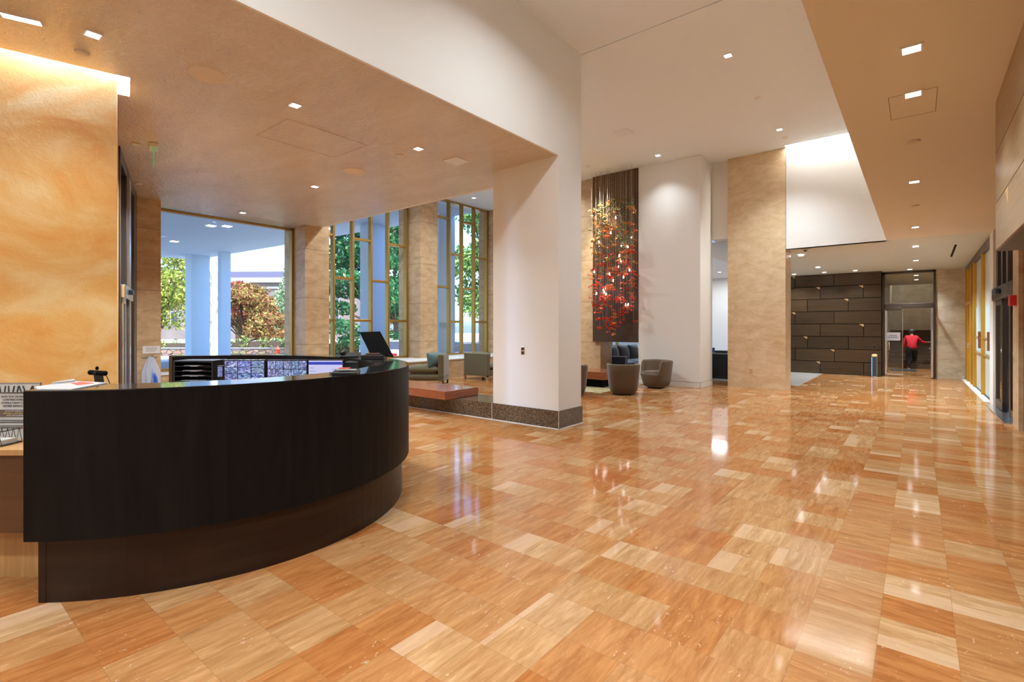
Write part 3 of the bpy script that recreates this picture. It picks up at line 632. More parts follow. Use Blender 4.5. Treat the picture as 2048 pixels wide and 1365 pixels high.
d3 = struct('door_3', d3m, 'bronze', 'dark automatic sliding door in the right wall', 'door', bevel=0.006)
RB(MB(), 10.48, 12.86, 1.94, 2.16, -0.04, 0.18).build('door_header', 'bronze', d3, bevel=0.01)
RB(MB(), 11.65, 12.1, 2.02, 2.10, -0.11, -0.04).build('motion_sensor', 'black', d3, bevel=0.015)
RB(MB(), 10.5, 12.84, 2.16, ZR, 0.08, 0.09).build('transom_glass', 'door_glass', d3)
for y0, y1 in ((11.86, 12.74), (10.58, 11.1)):
    m_ = MB(); RB(m_, y0, y0 + .1, 0.03, 1.94, 0.0, 0.06); RB(m_, y1 - .1, y1, 0.03, 1.94, 0.0, 0.06); RB(m_, y0, y1, 0.03, 0.16, 0.0, 0.06); RB(m_, y0, y1, 1.84, 1.94, 0.0, 0.06)
    lf_ = m_.build('door_leaf', 'bronze', d3)
    RB(MB(), y0 + .1, y1 - .1, 0.16, 1.84, 0.025, 0.035).build('leaf_glass', 'door_glass', lf_)
    RB(MB(), y0 + .18, y0 + .34, 1.02, 1.07, 0.018, 0.024).build('door_sticker', 'paper', lf_)
struct('trim_7', RB(MB(), 10.48, 12.86, 0.0, 0.018, -0.12, 0.2), 'chrome', 'pale metal threshold of the sliding door', 'trim')
struct('wall_beyond', RB(MB(), 9.5, 13.3, 0, 3.4, 1.3, 1.45), 'stair_wall', 'stone wall seen through the sliding door', 'wall')
w5 = MB(); RB(w5, 13.36, 18.78, 3.02, 3.2, -0.02, 0.16); RB(w5, 13.36, 18.78, 0, 0.03, 0.0, 0.14)
w5 = struct('window_5', w5, 'bronze', 'frosted glass screen in golden frames on the right wall', 'window')
for y0, y1 in ((14.68, 14.80), (16.45, 16.62), (17.1, 17.22), (18.1, 18.25), (18.62, 18.78)): RB(MB(), y0, y1, 0, 3.05, -0.03, 0.1).build('mullion', 'yellow', w5, bevel=0.01)
RB(MB(), 17.22, 18.1, 0.02, 2.05, 0.0, 0.06).build('door_panel', 'yellow', w5)
RB(MB(), 17.22, 18.62, 2.05, 2.14, -0.03, 0.1).build('transom', 'yellow', w5)
MB().tube([RM @ Vector((-.06, 7.35, 0.92)), RM @ Vector((-.06, 7.35, 1.05))], 0.018).build('door_handle', 'chrome', w5, smooth=True)
g_ = MB()
for y0, y1 in ((13.36, 14.68), (14.80, 16.45)): RB(g_, y0, y1, 0.03, 3.02, 0.03, 0.045)
RB(g_, 17.22, 18.1, 2.14, 3.02, 0.03, 0.045); g_.build('pane', 'frost', w5)
g_ = MB()
for y0, y1 in ((13.36, 14.5), (14.95, 16.45)): RB(g_, y0, y1, 0.9, 1.93, 0.022, 0.03)
g_.build('pale_blue_band', 'frost_low', w5)
g_ = MB()
for y0, y1 in ((13.36, 14.68), (14.80, 16.45)): RB(g_, y0, y1, 0.84, 0.88, 0.005, 0.025)
RB(g_, 14.0, 14.68, 1.2, 1.24, 0.005, 0.025); RB(g_, 15.3, 16.45, 1.2, 1.24, 0.005, 0.025)
g_.build('push_rail', 'tan_wood', w5)
for y in (13.75, 15.45): RB(MB(), y, y + .09, 0.98, 1.36, -0.02, 0.02).build('pull_handle', 'cherry', w5, bevel=0.01)
struct('trim_8', RB(MB(), 13.36, 18.78, 0.0, 0.012, -0.1, 0.0), 'white_plastic', 'pale floor strip along the frosted glass', 'trim')
# bronzed portal box overhead at the right edge
pb = MB()
for z0, z1 in ((2.07, 2.438), (2.446, 2.832), (2.84, ZR)): pb.box((0.49, -5, z0), (0.52, 5.60, z1))
pt = struct('wall_portal', MB().box((0.505, -5, 2.06), (2.1, 5.59, ZR)), 'bronze', 'bronzed overhead portal box at the upper right corner', 'wall')
pb.build('portal_panel', 'metal_wood', pt)
MB().add([(.4885, 4.86, 2.43), (.4885, 5.02, 2.43), (.4885, 4.86, 2.30), (.492, 4.86, 2.43), (.492, 5.02, 2.43), (.492, 4.86, 2.30)], [(0, 1, 2), (3, 5, 4), (0, 3, 4, 1), (1, 4, 5, 2), (2, 5, 3, 0)]).build('brass_inlay', 'brass', pt)
# --- coves
def strip_light(name, mb, label, m='cove'):
    return tag(mb.build(name, m), label, 'light', 'hidden cove light strips')
FM = Matrix.Translation((Kc.x, Kc.y, 0)) @ Matrix.Rotation(math.atan2(fdir.y, fdir.x), 4, 'Z')   # local +x runs toward the viewer's left, +y points off the wall
strip_light('cove_light', MB().box((-0.06, 0.012, ZS + .215), (6.5, 0.062, ZS + .24), FM), 'glowing cove strip along the top of the gold plaster wall')
SM = Matrix.Translation((Kc.x, Kc.y, 0)) @ Matrix.Rotation(math.atan2(sdir.y, sdir.x), 4, 'Z')
strip_light('cove_light', MB().box((-0.02, -0.09, ZS + .215), (0.43, -0.012, ZS + .24), SM), 'short glowing cove strip round the end of the gold wall')
strip_light('cove_light', B((-2.33, 12.87, ZH + .24), (-0.51, 12.99, ZH + .27)), 'glowing cove strip above the bright white upper wall', 'cove_high')
# ================================================================ RECEPTION DESK
DC = Vector((-4.60, 1.70))
def r_out(t):                                   # outer radius of the countertop at angle t (degrees)
    return 1.62 if t < 82 else 1.62 + 0.66 * ((t - 82) / 88.0) ** 1.25
def arc(t0, t1, off, n=72):
    out = []
    for i in range(n + 1):
        t = t0 + (t1 - t0) * i / n; r = r_out(t) + off
        out.append((r * math.cos(R(t)), r * math.sin(R(t))))
    return out
desk = thing('reception_desk', 'curved black reception desk with a recessed brown base', 'reception desk', (DC.x, DC.y, 0))
A0, A1 = -51.0, 170.0
MB().strip(arc(A0, A1, 0.0), arc(A0, A1, -0.035), 0.345, 1.1195).build('front_panel', 'desk', desk)
MB().strip(arc(A0, A1, 0.0), arc(A0, A1, -0.30), 1.1195, 1.125).build('countertop', 'desk_top', desk)
MB().strip(arc(A0 + 1.0, A1, -0.06), arc(A0 + 1.0, A1, -0.10), 0.0, 0.40).build('base', 'desk_base', desk)
MB().strip(arc(A0, A1, -0.265), arc(A0, A1, -0.30), 0.74, 1.1195).build('inner_panel', 'desk', desk)
MB().strip(arc(A0 + 2, A1, -0.10), arc(A0 + 2, A1, -0.85), 0.71, 0.74).build('work_surface', 'desk', desk)
MB().strip(arc(15, 88, -0.30), arc(15, 88, -0.52), 1.00, 1.03).build('inner_shelf', 'grey_plastic', desk)
e0 = Vector((math.cos(R(A0)), math.sin(R(A0)))); e1 = Vector((math.cos(R(A1)), math.sin(R(A1))))
for e, t in ((e0, A0), (e1, A1)):
    a, b = e * (r_out(t) - 0.02), e * (r_out(t) - 0.29); nrm = Vector((-e.y, e.x)) * 0.02
    MB().prism([tuple(a - nrm), tuple(b - nrm), tuple(b + nrm), tuple(a + nrm)], 0.345, 1.1195).build('end_panel', 'desk', desk)
a, b = e0 * (1.56), e0 * (1.0); nrm = Vector((-e0.y, e0.x)) * 0.02
MB().prism([tuple(a - nrm + nrm * 2), tuple(b), tuple(b + nrm * 2), tuple(a + nrm * 3)], 0.0, 0.4).build('end_panel', 'desk_base', desk)
# low wooden side counter on the viewer's left
side = thing('side_counter', 'low wooden side counter left of the black desk end', 'counter', (-3.93, 0.43, 0))
sd = Vector((0.779, 0.627)); sb = Vector((-0.627, 0.779))                       # along / away from the viewer
def sq(a0, a1, b0, b1): return [tuple(sd * a + sb * b) for a, b in ((a0, b0), (a1, b0), (a1, b1), (a0, b1))]
MB().prism(sq(-1.4, 0.19, 0.0, 0.40), 0.735, 0.77).build('counter_top', 'side_wood', side, bevel=0.004)
MB().prism(sq(-1.39, 0.18, 0.015, 0.05), 0.30, 0.735).build('front_panel', 'side_dark', side)
MB().prism(sq(-1.39, 0.10, 0.13, 0.16), 0.0, 0.30).build('base', 'side_wood', side)
MB().prism(sq(-1.39, 0.10, 0.16, 0.39), 0.0, 0.735).build('carcass', 'side_dark', side)

def facing(loc, yaw=YAW):                       # local +x right, +y away from the viewer
    return loc, R(yaw)
def basis(px, d, z):                            # a spot given by its bearing slope and distance
    f = Vector((-math.sin(R(YAW)), math.cos(R(YAW)))); r = Vector((math.cos(R(YAW)), math.sin(R(YAW))))
    p = f * d + r * (px * d); return (p.x, p.y, z)
# monitors on the work surface
def monitor(label, loc, w, h, z0, m, seed):
    t = thing('monitor', label, 'monitor', (loc[0], loc[1], 0.74), R(YAW), 'security monitors on the desk')
    z0 -= 0.74
    B((-w / 2, 0, z0), (w / 2, 0.03, z0 + h)).build('housing', 'black', t, bevel=0.004)
    if m == 'page':
        B((-w / 2 + .008, -.003, z0 + .01), (w / 2 - .008, 0, z0 + h - .01)).build('screen', 'page', t)
        B((-w / 2 + .008, -.005, z0 + h - .05), (w / 2 - .008, -.003, z0 + h - .022)).build('title_bar', 'page_bar', t)
        for i in range(6): B((-w / 2 + .02, -.005, z0 + h - .085 - .03 * i), (-w / 2 + .06 + .02 * (i % 3), -.003, z0 + h - .08 - .03 * i)).build('text_line', 'page_text', t)
        for i in range(3): B((w * .2 + .02 * i, -.005, z0 + h - .105), (w * .2 + .008 + .02 * i, -.003, z0 + h - .09)).build('screen_icon', 'page_text', t)
    else: B((-w / 2 + .008, -.003, z0 + .01), (w / 2 - .008, 0, z0 + h - .01)).build('screen', m, t)
    B((-.03, .03, 0.02), (.03, .05, z0 + .1)).build('stand', 'black', t)
    B((-.11, -.06, 0), (.11, .12, 0.02)).build('foot', 'black', t, bevel=0.004)
    return t
MT['cctv_a'] = cctv_mat('camera_grid_a', 3.0, 4.0, 1.0); MT['cctv_b'] = cctv_mat('camera_grid_b', 5.0, 3.0, 2.0); MT['cctv_c'] = cctv_mat('camera_grid_c', 1.0, 2.0, 3.0)
monitor('left large monitor showing a grid of security cameras', (-5.205, 2.229), 0.415, 0.27, 0.86, 'cctv_a', 1)
monitor('middle monitor showing many small camera views', (-4.875, 2.495), 0.405, 0.27, 0.86, 'cctv_b', 2)
monitor('right monitor showing a pale page with blue title bar', (-4.578, 2.734), 0.35, 0.27, 0.86, 'page', 3)
monitor('tiny camera screen left of the large monitors', (-5.395, 2.078), 0.065, 0.12, 0.95, 'cctv_c', 4)
# letter sorter
t = thing('letter_sorter', 'black letter sorter with four shelves of papers left of the screens', 'letter sorter', (-5.68, 1.935, 0.74), R(YAW))
fr = MB().box((-.20, 0, 0), (-.185, .26, .37)).box((.185, 0, 0), (.20, .26, .37)).box((-.2, .25, 0), (.2, .26, .37)).box((-.2, 0, .36), (.2, .26, .375)).box((-.2, 0, 0), (.2, .26, .012))
fr.build('case', 'black', t)
for i in range(4):
    B((-.185, .0, .165 + .05 * i), (.185, .25, .171 + .05 * i)).build('shelf', 'black', t)
    B((-.12 + .01 * i, -.006, .172 + .05 * i), (.13 - .02 * i, .2, .178 + .05 * i)).build('paper_stack', 'grey_plastic', t)
    B((-.03, -.003, .166 + .05 * i), (.05, -.001, .176 + .05 * i)).build('shelf_label', 'paper', t)
t = tag(B((-.09, -.06, 0), (.09, .14, .36)).build('computer_case', 'black', loc=(-4.51, 3.03, 0.74), rotz=R(YAW), bevel=.006), 'plain black box right of the bright page screen', 'computer')
# telephone on the far ledge
t = thing('telephone', 'black desk telephone on the far ledge behind the screens', 'telephone', (-4.86, 3.20, 1.125), R(YAW + 6))
MB().add([(-.1, -.08, 0), (.1, -.08, 0), (.1, .08, 0), (-.1, .08, 0), (-.1, -.08, .018), (.1, -.08, .018), (.1, .08, .05), (-.1, .08, .05)], [(0, 3, 2, 1), (4, 5, 6, 7), (0, 1, 5, 4), (1, 2, 6, 5), (2, 3, 7, 6), (3, 0, 4, 7)]).build('phone_body', 'black', t, bevel=.006)
MB().cyl((-.075, -.075, .045), (-.075, .075, .065), .02, .02, 10).build('handset', 'black', t, smooth=True)
MB().tube([(-.1, -.06, .02), (-.14, -.05, .012), (-.16, 0, .006)], .004, 6).build('cord', 'black', t)
# visitor display with a tilted black lid
t = thing('visitor_screen', 'open black tilted visitor screen on the desk ledge by the gold window', 'screen', (-4.36, 3.15, 1.125), R(YAW))
MB().box((-.115, -.08, 0), (.115, .10, .045)).build('base_box', 'black', t, bevel=.006)
LM = Matrix.Translation((0, .06, .03)) @ Matrix.Rotation(R(14), 4, 'Y') @ Matrix.Rotation(R(-18), 4, 'X')
LM = LM.to_4x4()
sh = MB().add([(-.20, .0, .255), (.005, .03, .262), (.175, -.07, -.005), (-.055, -.08, .01), (-.20, .014, .255), (.005, .044, .262), (.175, -.056, -.005), (-.055, -.066, .01)],
              [(0, 1, 2, 3), (4, 7, 6, 5), (0, 4, 5, 1), (1, 5, 6, 2), (2, 6, 7, 3), (3, 7, 4, 0)], Matrix.Translation((0.03, 0.06, 0.022)))
sh.build('lid', 'black_matte', t)
MB().box((-.07, -.07, .045), (.075, .02, .062)).build('keypad', 'side_dark', t, bevel=.004)
# payment organiser with red top
t = thing('desk_organizer', 'small black organiser with a red cover on the front ledge', 'organiser', (-3.09, 2.0, 1.125), R(YAW + 4))
MB().add([(-.085, -.06, 0), (.085, -.06, 0), (.085, .06, 0), (-.085, .06, 0), (-.085, -.06, .018), (.085, -.06, .018), (.085, .06, .032), (-.085, .06, .032)], [(0, 3, 2, 1), (4, 5, 6, 7), (0, 1, 5, 4), (1, 2, 6, 5), (2, 3, 7, 6), (3, 0, 4, 7)]).build('tray', 'black', t, bevel=.005)
MB().box((-.06, -.02, .028), (.075, .0, .036)).build('card_strip', 'paper', t)
MB().box((-.055, .005, .033), (.02, .055, .043)).build('red_cover', 'ink_red', t, bevel=.003)
MB().tube([(-.085, .0, .01), (-.115, .02, .008), (-.12, .05, .004)], .003, 6).build('cable', 'black', t)
# webcam on an arm
t = thing('webcam', 'black webcam on a slanted arm behind the desk end', 'webcam', (-4.19, 0.87, 0.74), R(YAW))
MB().cyl((.03, .0, 0), (.03, .0, .015), .06, .06, 16).build('arm_foot', 'black', t)
MB().box((-.014, -.008, .0), (.030, .014, .415), Matrix.Translation((.055, 0, .0)) @ Matrix.Rotation(R(-9), 4, 'Y')).build('arm', 'black', t)
MB().cyl((-.058, 0, .415), (.055, 0, .408), .0165, .0165, 14).build('camera_body', 'black_matte', t, smooth=False, bevel=.006)
MB().cyl((-.008, -.024, .412), (-.008, .0, .412), .009, .009, 12).build('lens', 'black', t)
MB().sphere((-.006, 0, .442), (.010, .010, .013)).build('privacy_cap', 'black_matte', t, smooth=True)
MB().tube([(.05, .005, .395), (.07, .01, .34), (.095, .01, .25)], .0025, 6).build('cable', 'black', t)
# newspaper on the ledge
t = thing('newspaper', 'folded newspaper with red pictures on the desk top', 'newspaper', (-3.63, 0.64, 1.125))
np_ = [(-3.545, .489), (-3.41, .60), (-3.655, .80), (-3.92, .70), (-3.70, .50)]
loc = Vector((-3.63, 0.64))
MB().prism([(x - loc.x, y - loc.y) for x, y in np_], 0, 0.006).build('pages', 'paper', t)
MB().prism([(-.13, .02), (.02, .02), (-.02, .10), (-.17, .075)], 0.006, 0.008).build('picture', 'ink_red', t)
MB().prism([(-.16, -.01), (-.20, .05), (-.28, .06), (-.15, -.06)], 0.006, 0.018).build('folded_corner', 'paper', t)
# sign in acrylic holder
t = thing('notice_sign', 'leaning printed notice sign on the low wooden counter', 'sign', (-4.245, 0.495, 0.772), R(YAW + 1))
TM = Matrix.Rotation(R(-6), 4, 'X')
B((-.145, 0, 0), (.105, .004, .335), TM).build('sheet', 'paper', t)
fr = MB().box((-.15, -.002, -.0), (-.145, .006, .34), TM).box((.105, -.002, 0), (.11, .006, .34), TM).box((-.15, -.002, .335), (.11, .006, .341), TM)
fr.build('sign_frame', 'grey_plastic', t)
rx = (R(84), 0, 0)
def line(nm, s, size, m, x, z, al='LEFT'):
    p = TM @ Vector((x, -.0025, z)); text_mesh(nm, s, size, m, t, p, rx, al)
q = MB()
rr = random.Random(3)
for i in range(9):
    x = -.125 + .025 * i; q.cyl((x, -.003, .285), (x + rr.uniform(-.02, .02), -.003, .322), .0035, .0035, 4, TM)
q.box((-.135, -.004, .278), (.10, -.0015, .283), TM)
q.build('heading_artwork', 'ink', t)
for i, s in enumerate(('HAVE YOU WORKED WITH', 'CONTRACTORS? COME', 'CONSULTANT? CARPET C', 'OTHER SERVICE PROVI')): line('lettering', s, .0165, 'ink', -.018, .252 - .019 * i, 'CENTER')
B((-.14, -.003, .135), (.10, -.001, .178), TM).build('brown_band', 'ink_brown', t)
for i, (s, m) in enumerate((('HAVE WE SERVED YOU', 'paper'), ('GENERAL CONTRACTORY', 'ink_gold'), ('FOR OUR BUSINESS', 'paper'))): 
    p = TM @ Vector((-.018, -.0045, .165 - .013 * i)); text_mesh('lettering', s, .0125, m, t, p, rx, 'CENTER')
q = MB()
for i, w in enumerate((.22, .225, 0, .21, .12)):
    if w: q.box((-.135, -.003, .112 - .011 * i), (-.135 + w, -.001, .116 - .011 * i), TM)
q.build('small_print', 'ink', t)
B((.0, -.0035, .067), (.055, -.001, .072), TM).build('red_print', 'ink_red', t)
# wire tray
t = thing('wire_basket', 'black wire basket with papers in front of the notice sign', 'basket', (-4.16, 0.40, 0.772), R(YAW))
rim = MB().tube([(-.22, -.06, .085), (.09, -.06, .085), (.09, .06, .085), (-.22, .06, .085), (-.22, -.06, .085)], .0028, 6)
rim.build('rim', 'black', t)
MB().tube([(-.22, -.06, .004), (.09, -.06, .004), (.09, .06, .004), (-.22, .06, .004), (-.22, -.06, .004)], .004, 6).build('bottom_ring', 'black', t)
for y in (-.06, .06):
    zz = MB(); pts = [(-.22 + .0172 * i, y, .085 if i % 2 else .004) for i in range(19)]
    zz.tube(pts, .0016, 5); zz.build('wire_zigzag', 'black', t)
B((-.2, -.045, .006), (.075, .045, .03)).build('paper_stack', 'paper', t)
# bag and wall notice on the pier
t = thing('plastic_bag', 'white and blue plastic garment bag hanging on the travertine pier', 'bag', (-11.36, 3.16, 0.42))
def bag(mb, y0, y1, z0, z1, depth, k0, k1):
    nseg = 14; vs = []
    for j in range(9):
        w = j / 8; z = z0 + (z1 - z0) * w; sh = 1 - .78 * max(0, (w - .45) / .55) ** 1.3
        for i in range(nseg):
            a = i / (nseg - 1); y = (y0 + y1) / 2 + (a - .5) * (y1 - y0) * sh
            vs.append((.012 + depth * math.sin(PI * a) * (.5 + .5 * math.sin(i * 2.1 + k0 + w * 2)) * (.5 + .5 * sh), y, z))
    fs = [(j * nseg + i, j * nseg + i + 1, (j + 1) * nseg + i + 1, (j + 1) * nseg + i) for j in range(8) for i in range(nseg - 1)]
    n0 = len(vs); vs += [(.002, v[1], v[2]) for v in vs]
    fs += [(b_ + n0, a_ + n0, d_ + n0, c_ + n0) for a_, b_, c_, d_ in fs]
    fs += [(j * nseg, (j + 1) * nseg, n0 + (j + 1) * nseg, n0 + j * nseg) for j in range(8)] + [(j * nseg + nseg - 1, n0 + j * nseg + nseg - 1, n0 + (j + 1) * nseg + nseg - 1, (j + 1) * nseg + nseg - 1) for j in range(8)]
    mb.add(vs, fs)
m_ = MB(); bag(m_, -.17, .15, -.1, .48, .11, 0, 1); m_.build('bag_body', 'bag', t, smooth=True)
m_ = MB(); bag(m_, .0, .10, -.1, .20, .125, 1, 1); m_.build('printed_patch', 'bag_blue', t, smooth=True)
m_ = MB(); bag(m_, -.04, .015, -.1, .28, .125, 2, 1); m_.build('printed_patch', 'bag_blue', t, smooth=True)
MB().cyl((0, 0, .49), (.09, 0, .50), .01, .01, 8).tube([(.02, -.16, .47), (.02, 0, .475), (.02, .1, .465)], .007, 6).build('hanger_hook', 'chrome', t)
t = thing('wall_notice', 'small white printed notice on the travertine pier above the bag', 'notice', (-11.36, 3.16, 1.025))
B((0, -.14, -.07), (.008, .14, .07)).build('notice_plate', 'white_plastic', t)
q = MB()
for i in range(4): q.box((.008, -.09, .035 - .022 * i), (.0095, .09 - .03 * (i == 3), .042 - .022 * i))
q.build('printed_lines', 'grey_plastic', t)

# ================================================================ CEILING FITTINGS
def downlight_parts(t, s, L):
    MB().strip([(-s, -s), (s, -s), (s, s), (-s, s), (-s, -s)], [(-L, -L), (L, -L), (L, L), (-L, L), (-L, -L)], -.006, 0.004).build('trim_ring', 'white_plastic', t)
    B((-L, -L, -.004), (L, L, .002)).build('lens', 'lens', t)
def spot(t, power, ang=125, blend=1.0):
    ang = min(ang, 112); power *= 1.6
    d = bpy.data.lights.new('lamp', 'SPOT'); d.energy = power; d.spot_size = R(ang); d.spot_blend = blend; d.shadow_soft_size = 0.07; d.color = WARM
    o = bpy.data.objects.new('lamp', d); COL.objects.link(o); o.parent = t; o.location = (0, 0, -0.02)
proto = None
def downlight(x, y, z, label, power=SPOT_W, ang=125):
    global proto
    z -= 0.004
    if proto is None:
        proto = t = thing('downlight', label, 'ceiling light', (x, y, z), 0, 'square recessed downlights'); downlight_parts(t, 0.062, 0.047)
    else: t = dup(proto, (x, y, z), 0, label)
    return t, power, ang
lamps = []
for x, y, lab in ((-5.36, 1.08, 'square downlight in the tan soffit right of the long light slot'), (-5.335, 2.818, 'square downlight in the middle of the reception soffit'), (-5.315, 4.56, 'square downlight in the soffit beside the pale square grille'),
                  (-8.142, 4.66, 'square downlight in the soffit above the tall gold window'), (-11.2, 4.76, 'square downlight in the soffit close above the big window')):
    lamps.append(downlight(x, y, ZS, lab, (22 if y < 2 else 48) if x > -7 else 28))
for x, y, lab in ((-2.249, 8.04, 'square downlight nearest in the high white ceiling'), (-2.249, 11.72, 'square downlight near the cove in the high white ceiling'), (-4.868, 11.65, 'square downlight in the high ceiling before the white wall block'), (-11.05, 11.78, 'square downlight in the high ceiling above the far gold window')):
    lamps.append(downlight(x, y, ZH, lab, 150 if x > -4 else 30, 110))
zc_ = lambda y: ZR if y < 13 else ZR + (y - 13) / 6.0 * (zf - ZR)
for x, y, lab in ((-.03, 4.167, 'topmost and brightest square downlight in the corridor row'), (-.026, 4.978, 'second square downlight from the top in the corridor row'), (-.03, 7.98, 'square downlight midway along the corridor row'), (-.03, 11.6, 'fourth square downlight along the corridor row'), (-.03, 14.15, 'fifth square downlight along the corridor row'), (-.03, 16.5, 'farthest square downlight of the corridor row')):
    lamps.append(downlight(x, y, zc_(y), lab, 30 if y < 7 else (60 if y < 10 else 135)))
for x, y, lab in ((-2.24, 14.15, 'square downlight beside the black camera dome'), (-2.2, 16.6, 'square downlight before the timber wall, nearer of two'), (-2.2, 17.85, 'square downlight close against the timber wall, middle one'), (-1.42, 17.85, 'square downlight close against the timber wall, right one'), (-3.02, 17.9, 'square downlight close against the timber wall, left one')):
    lamps.append(downlight(x, y, zc_(y), lab, 34))
lamps.append(downlight(-0.17, 18.35, zc_(18.35), 'square downlight just in front of the stair door', 70))
for y, lab in ((20.0, 'square downlight in the stair vestibule, nearer one'), (21.8, 'square downlight in the stair vestibule, farther one')):
    lamps.append(downlight(-.03, y, 3.07, lab, 75))
lamps.append(downlight(-6.2, 21.0, 3.68, 'square downlight in the side lounge ceiling', 90))
for t, pw, ang_ in lamps: spot(t, pw, ang_)
t = thing('linear_light', 'long bright light slot in the soffit at the upper left corner', 'ceiling light', (-5.53, 0.67, ZS - .004), R(-20))
MB().strip([(-.05, -.13), (.05, -.13), (.05, .13), (-.05, .13), (-.05, -.13)], [(-.035, -.115), (.035, -.115), (.035, .115), (-.035, .115), (-.035, -.115)], -.006, .004).build('trim_ring', 'white_plastic', t)
B((-.035, -.115, -.004), (.035, .115, .002)).build('lens', 'lens', t); spot(t, 16)
area_lamp('lounge_daylight_fill', (-8.5, 18.5, 3.6), 2.0, 2.0, 85, (0.55, 0.80, 1.15))  # added lamp standing in for bluish daylight in the side lounge
area_lamp('stair_fill_lamp', (-.1, 25.4, 4.1), .4, .4, 20, WARM)  # unseen lamp added to brighten the dark upper stair
area_lamp('lounge_wall_fill', (-6.6, 22.2, 3.6), 0.6, 0.6, 20, (0.9, 0.97, 1.0))  # unseen lamp put in for the white lounge back wall

def disc(name, label, cat, x, y, z, r, m='white_plastic', h=0.012, group=None):
    return tag(MB().lathe([(0.001, -h), (r * .9, -h), (r, -h * .5), (r, 0)], 24).build(name, m, loc=(x, y, z)), label, cat, group)
sp = MB().lathe([(0.001, -.003), (.155, -.003), (.165, -.008), (.17, -.003), (.17, 0)], 36)
MT['ceil_disc'] = mat('ceiling_disc_paint', (0.74, 0.66, 0.58), 0.6)
tag(sp.build('ceiling_speaker', 'ceil_disc', loc=(-5.36, 1.95, ZS)), 'large round ceiling speaker flush in the soffit', 'speaker', 'round ceiling speakers')
tag(sp.build('ceiling_speaker', 'ceil_disc', loc=(-6.88, 4.6, ZS)), 'smaller looking round ceiling speaker near the window side soffit', 'speaker', 'round ceiling speakers')
for x, y, z, lab in ((-5.78, 1.09, ZS, 'sprinkler cover disc in the soffit below the square light'), (-8.1, 2.08, ZS, 'sprinkler cover disc beside the green exit plate'), (-10.3, 2.68, ZS, 'sprinkler cover disc near the dark door top'), (-5.72, 4.57, ZS, 'sprinkler cover disc beside the soffit downlight'),
                     (-.03, 6.24, ZR, 'sprinkler cover disc below the corridor access hatch'), (-.03, 9.55, ZR, 'sprinkler cover disc between two corridor downlights'), (-2.25, 9.86, ZH, 'sprinkler cover disc in the high white ceiling'), (-2.25, 12.3, ZH, 'smoke detector disc near the bright cove'), (-6.6, 11.3, ZH, 'small disc in the high ceiling before the art panel')):
    disc('sprinkler_cover', lab, 'sprinkler', x, y, z, 0.055, 'ceil_disc' if z < 5 else 'white_plastic', 0.018, 'sprinkler cover discs')
MT['grille'] = mat('grille_paint', (0.80, 0.86, 0.92), 0.6)
def vent(label, x, y, z, s):
    t = thing('ceiling_vent', label, 'vent', (x, y, z), 0, 'square ceiling grilles')
    MB().strip([(-s, -s), (s, -s), (s, s), (-s, s), (-s, -s)], [(-s + .012, -s + .012), (s - .012, -s + .012), (s - .012, s - .012), (-s + .012, s - .012), (-s + .012, -s + .012)], -.008, 0).build('vent_frame', 'white_plastic', t)
    B((-s + .012, -s + .012, -.006), (s - .012, s - .012, -.001)).build('grille', 'grille', t)
vent('pale square grille in the reception soffit near the pillar', -5.28, 5.25, ZS, 0.145)
vent('pale square grille in the high white ceiling', -4.87, 9.82, ZH, 0.16)
MT['seam'] = mat('hatch_seam', (0.22, 0.15, 0.09), 0.8)
def hatch(label, x0, y0, x1, y1, z):
    w = .004; cx, cy = (x0 + x1) / 2, (y0 + y1) / 2; hx, hy = (x1 - x0) / 2, (y1 - y0) / 2
    return tag(MB().strip([(-hx, -hy), (hx, -hy), (hx, hy), (-hx, hy), (-hx, -hy)], [(-hx + w, -hy + w), (hx - w, -hy + w), (hx - w, hy - w), (-hx + w, hy - w), (-hx + w, -hy + w)], -.0015, 0).build('access_hatch', 'seam', loc=(cx, cy, z)), label, 'access hatch', 'ceiling access hatches')
hatch('thin outline of an access hatch in the reception soffit', -6.55, 2.95, -5.75, 4.05, ZS)
hatch('thin outline of an access hatch in the corridor ceiling', -.18, 4.95, .12, 5.5, ZR)
tag(MB().box((-.02, -.95, -.004), (.02, .95, .001)).build('slot_diffuser', 'black_matte', loc=(.64, 15.3, zc_(15.3)), rotz=0), 'black slot diffuser in the corridor ceiling', 'vent')['kind'] = 'thing'
bpy.data.objects['slot_diffuser'].rotation_euler = (-(ZR - zf) / 6.0, 0, 0)
t = thing('camera_dome', 'small black security camera dome under the white upper wall', 'security camera', (-2.02, 13.35, zc_(13.35)))
MB().lathe([(.001, -.012), (.07, -.012), (.075, 0)], 20).build('mount', 'white_plastic', t)
MB().sphere((0, 0, -.012), (.04, .04, .035), 14, 8).build('dome', 'black', t, smooth=True)
t = thing('exit_sign', 'green edge lit exit plate hanging from the soffit by the dark door', 'exit sign', (-8.0, 2.25, ZS), R(-14.0))
B((-.12, -.05, -.05), (.12, .05, 0)).build('housing', 'white_plastic', t, bevel=.005)
B((-.16, -.005, -.26), (.16, .005, -.05)).build('sign_plate', 'sign_green', t)
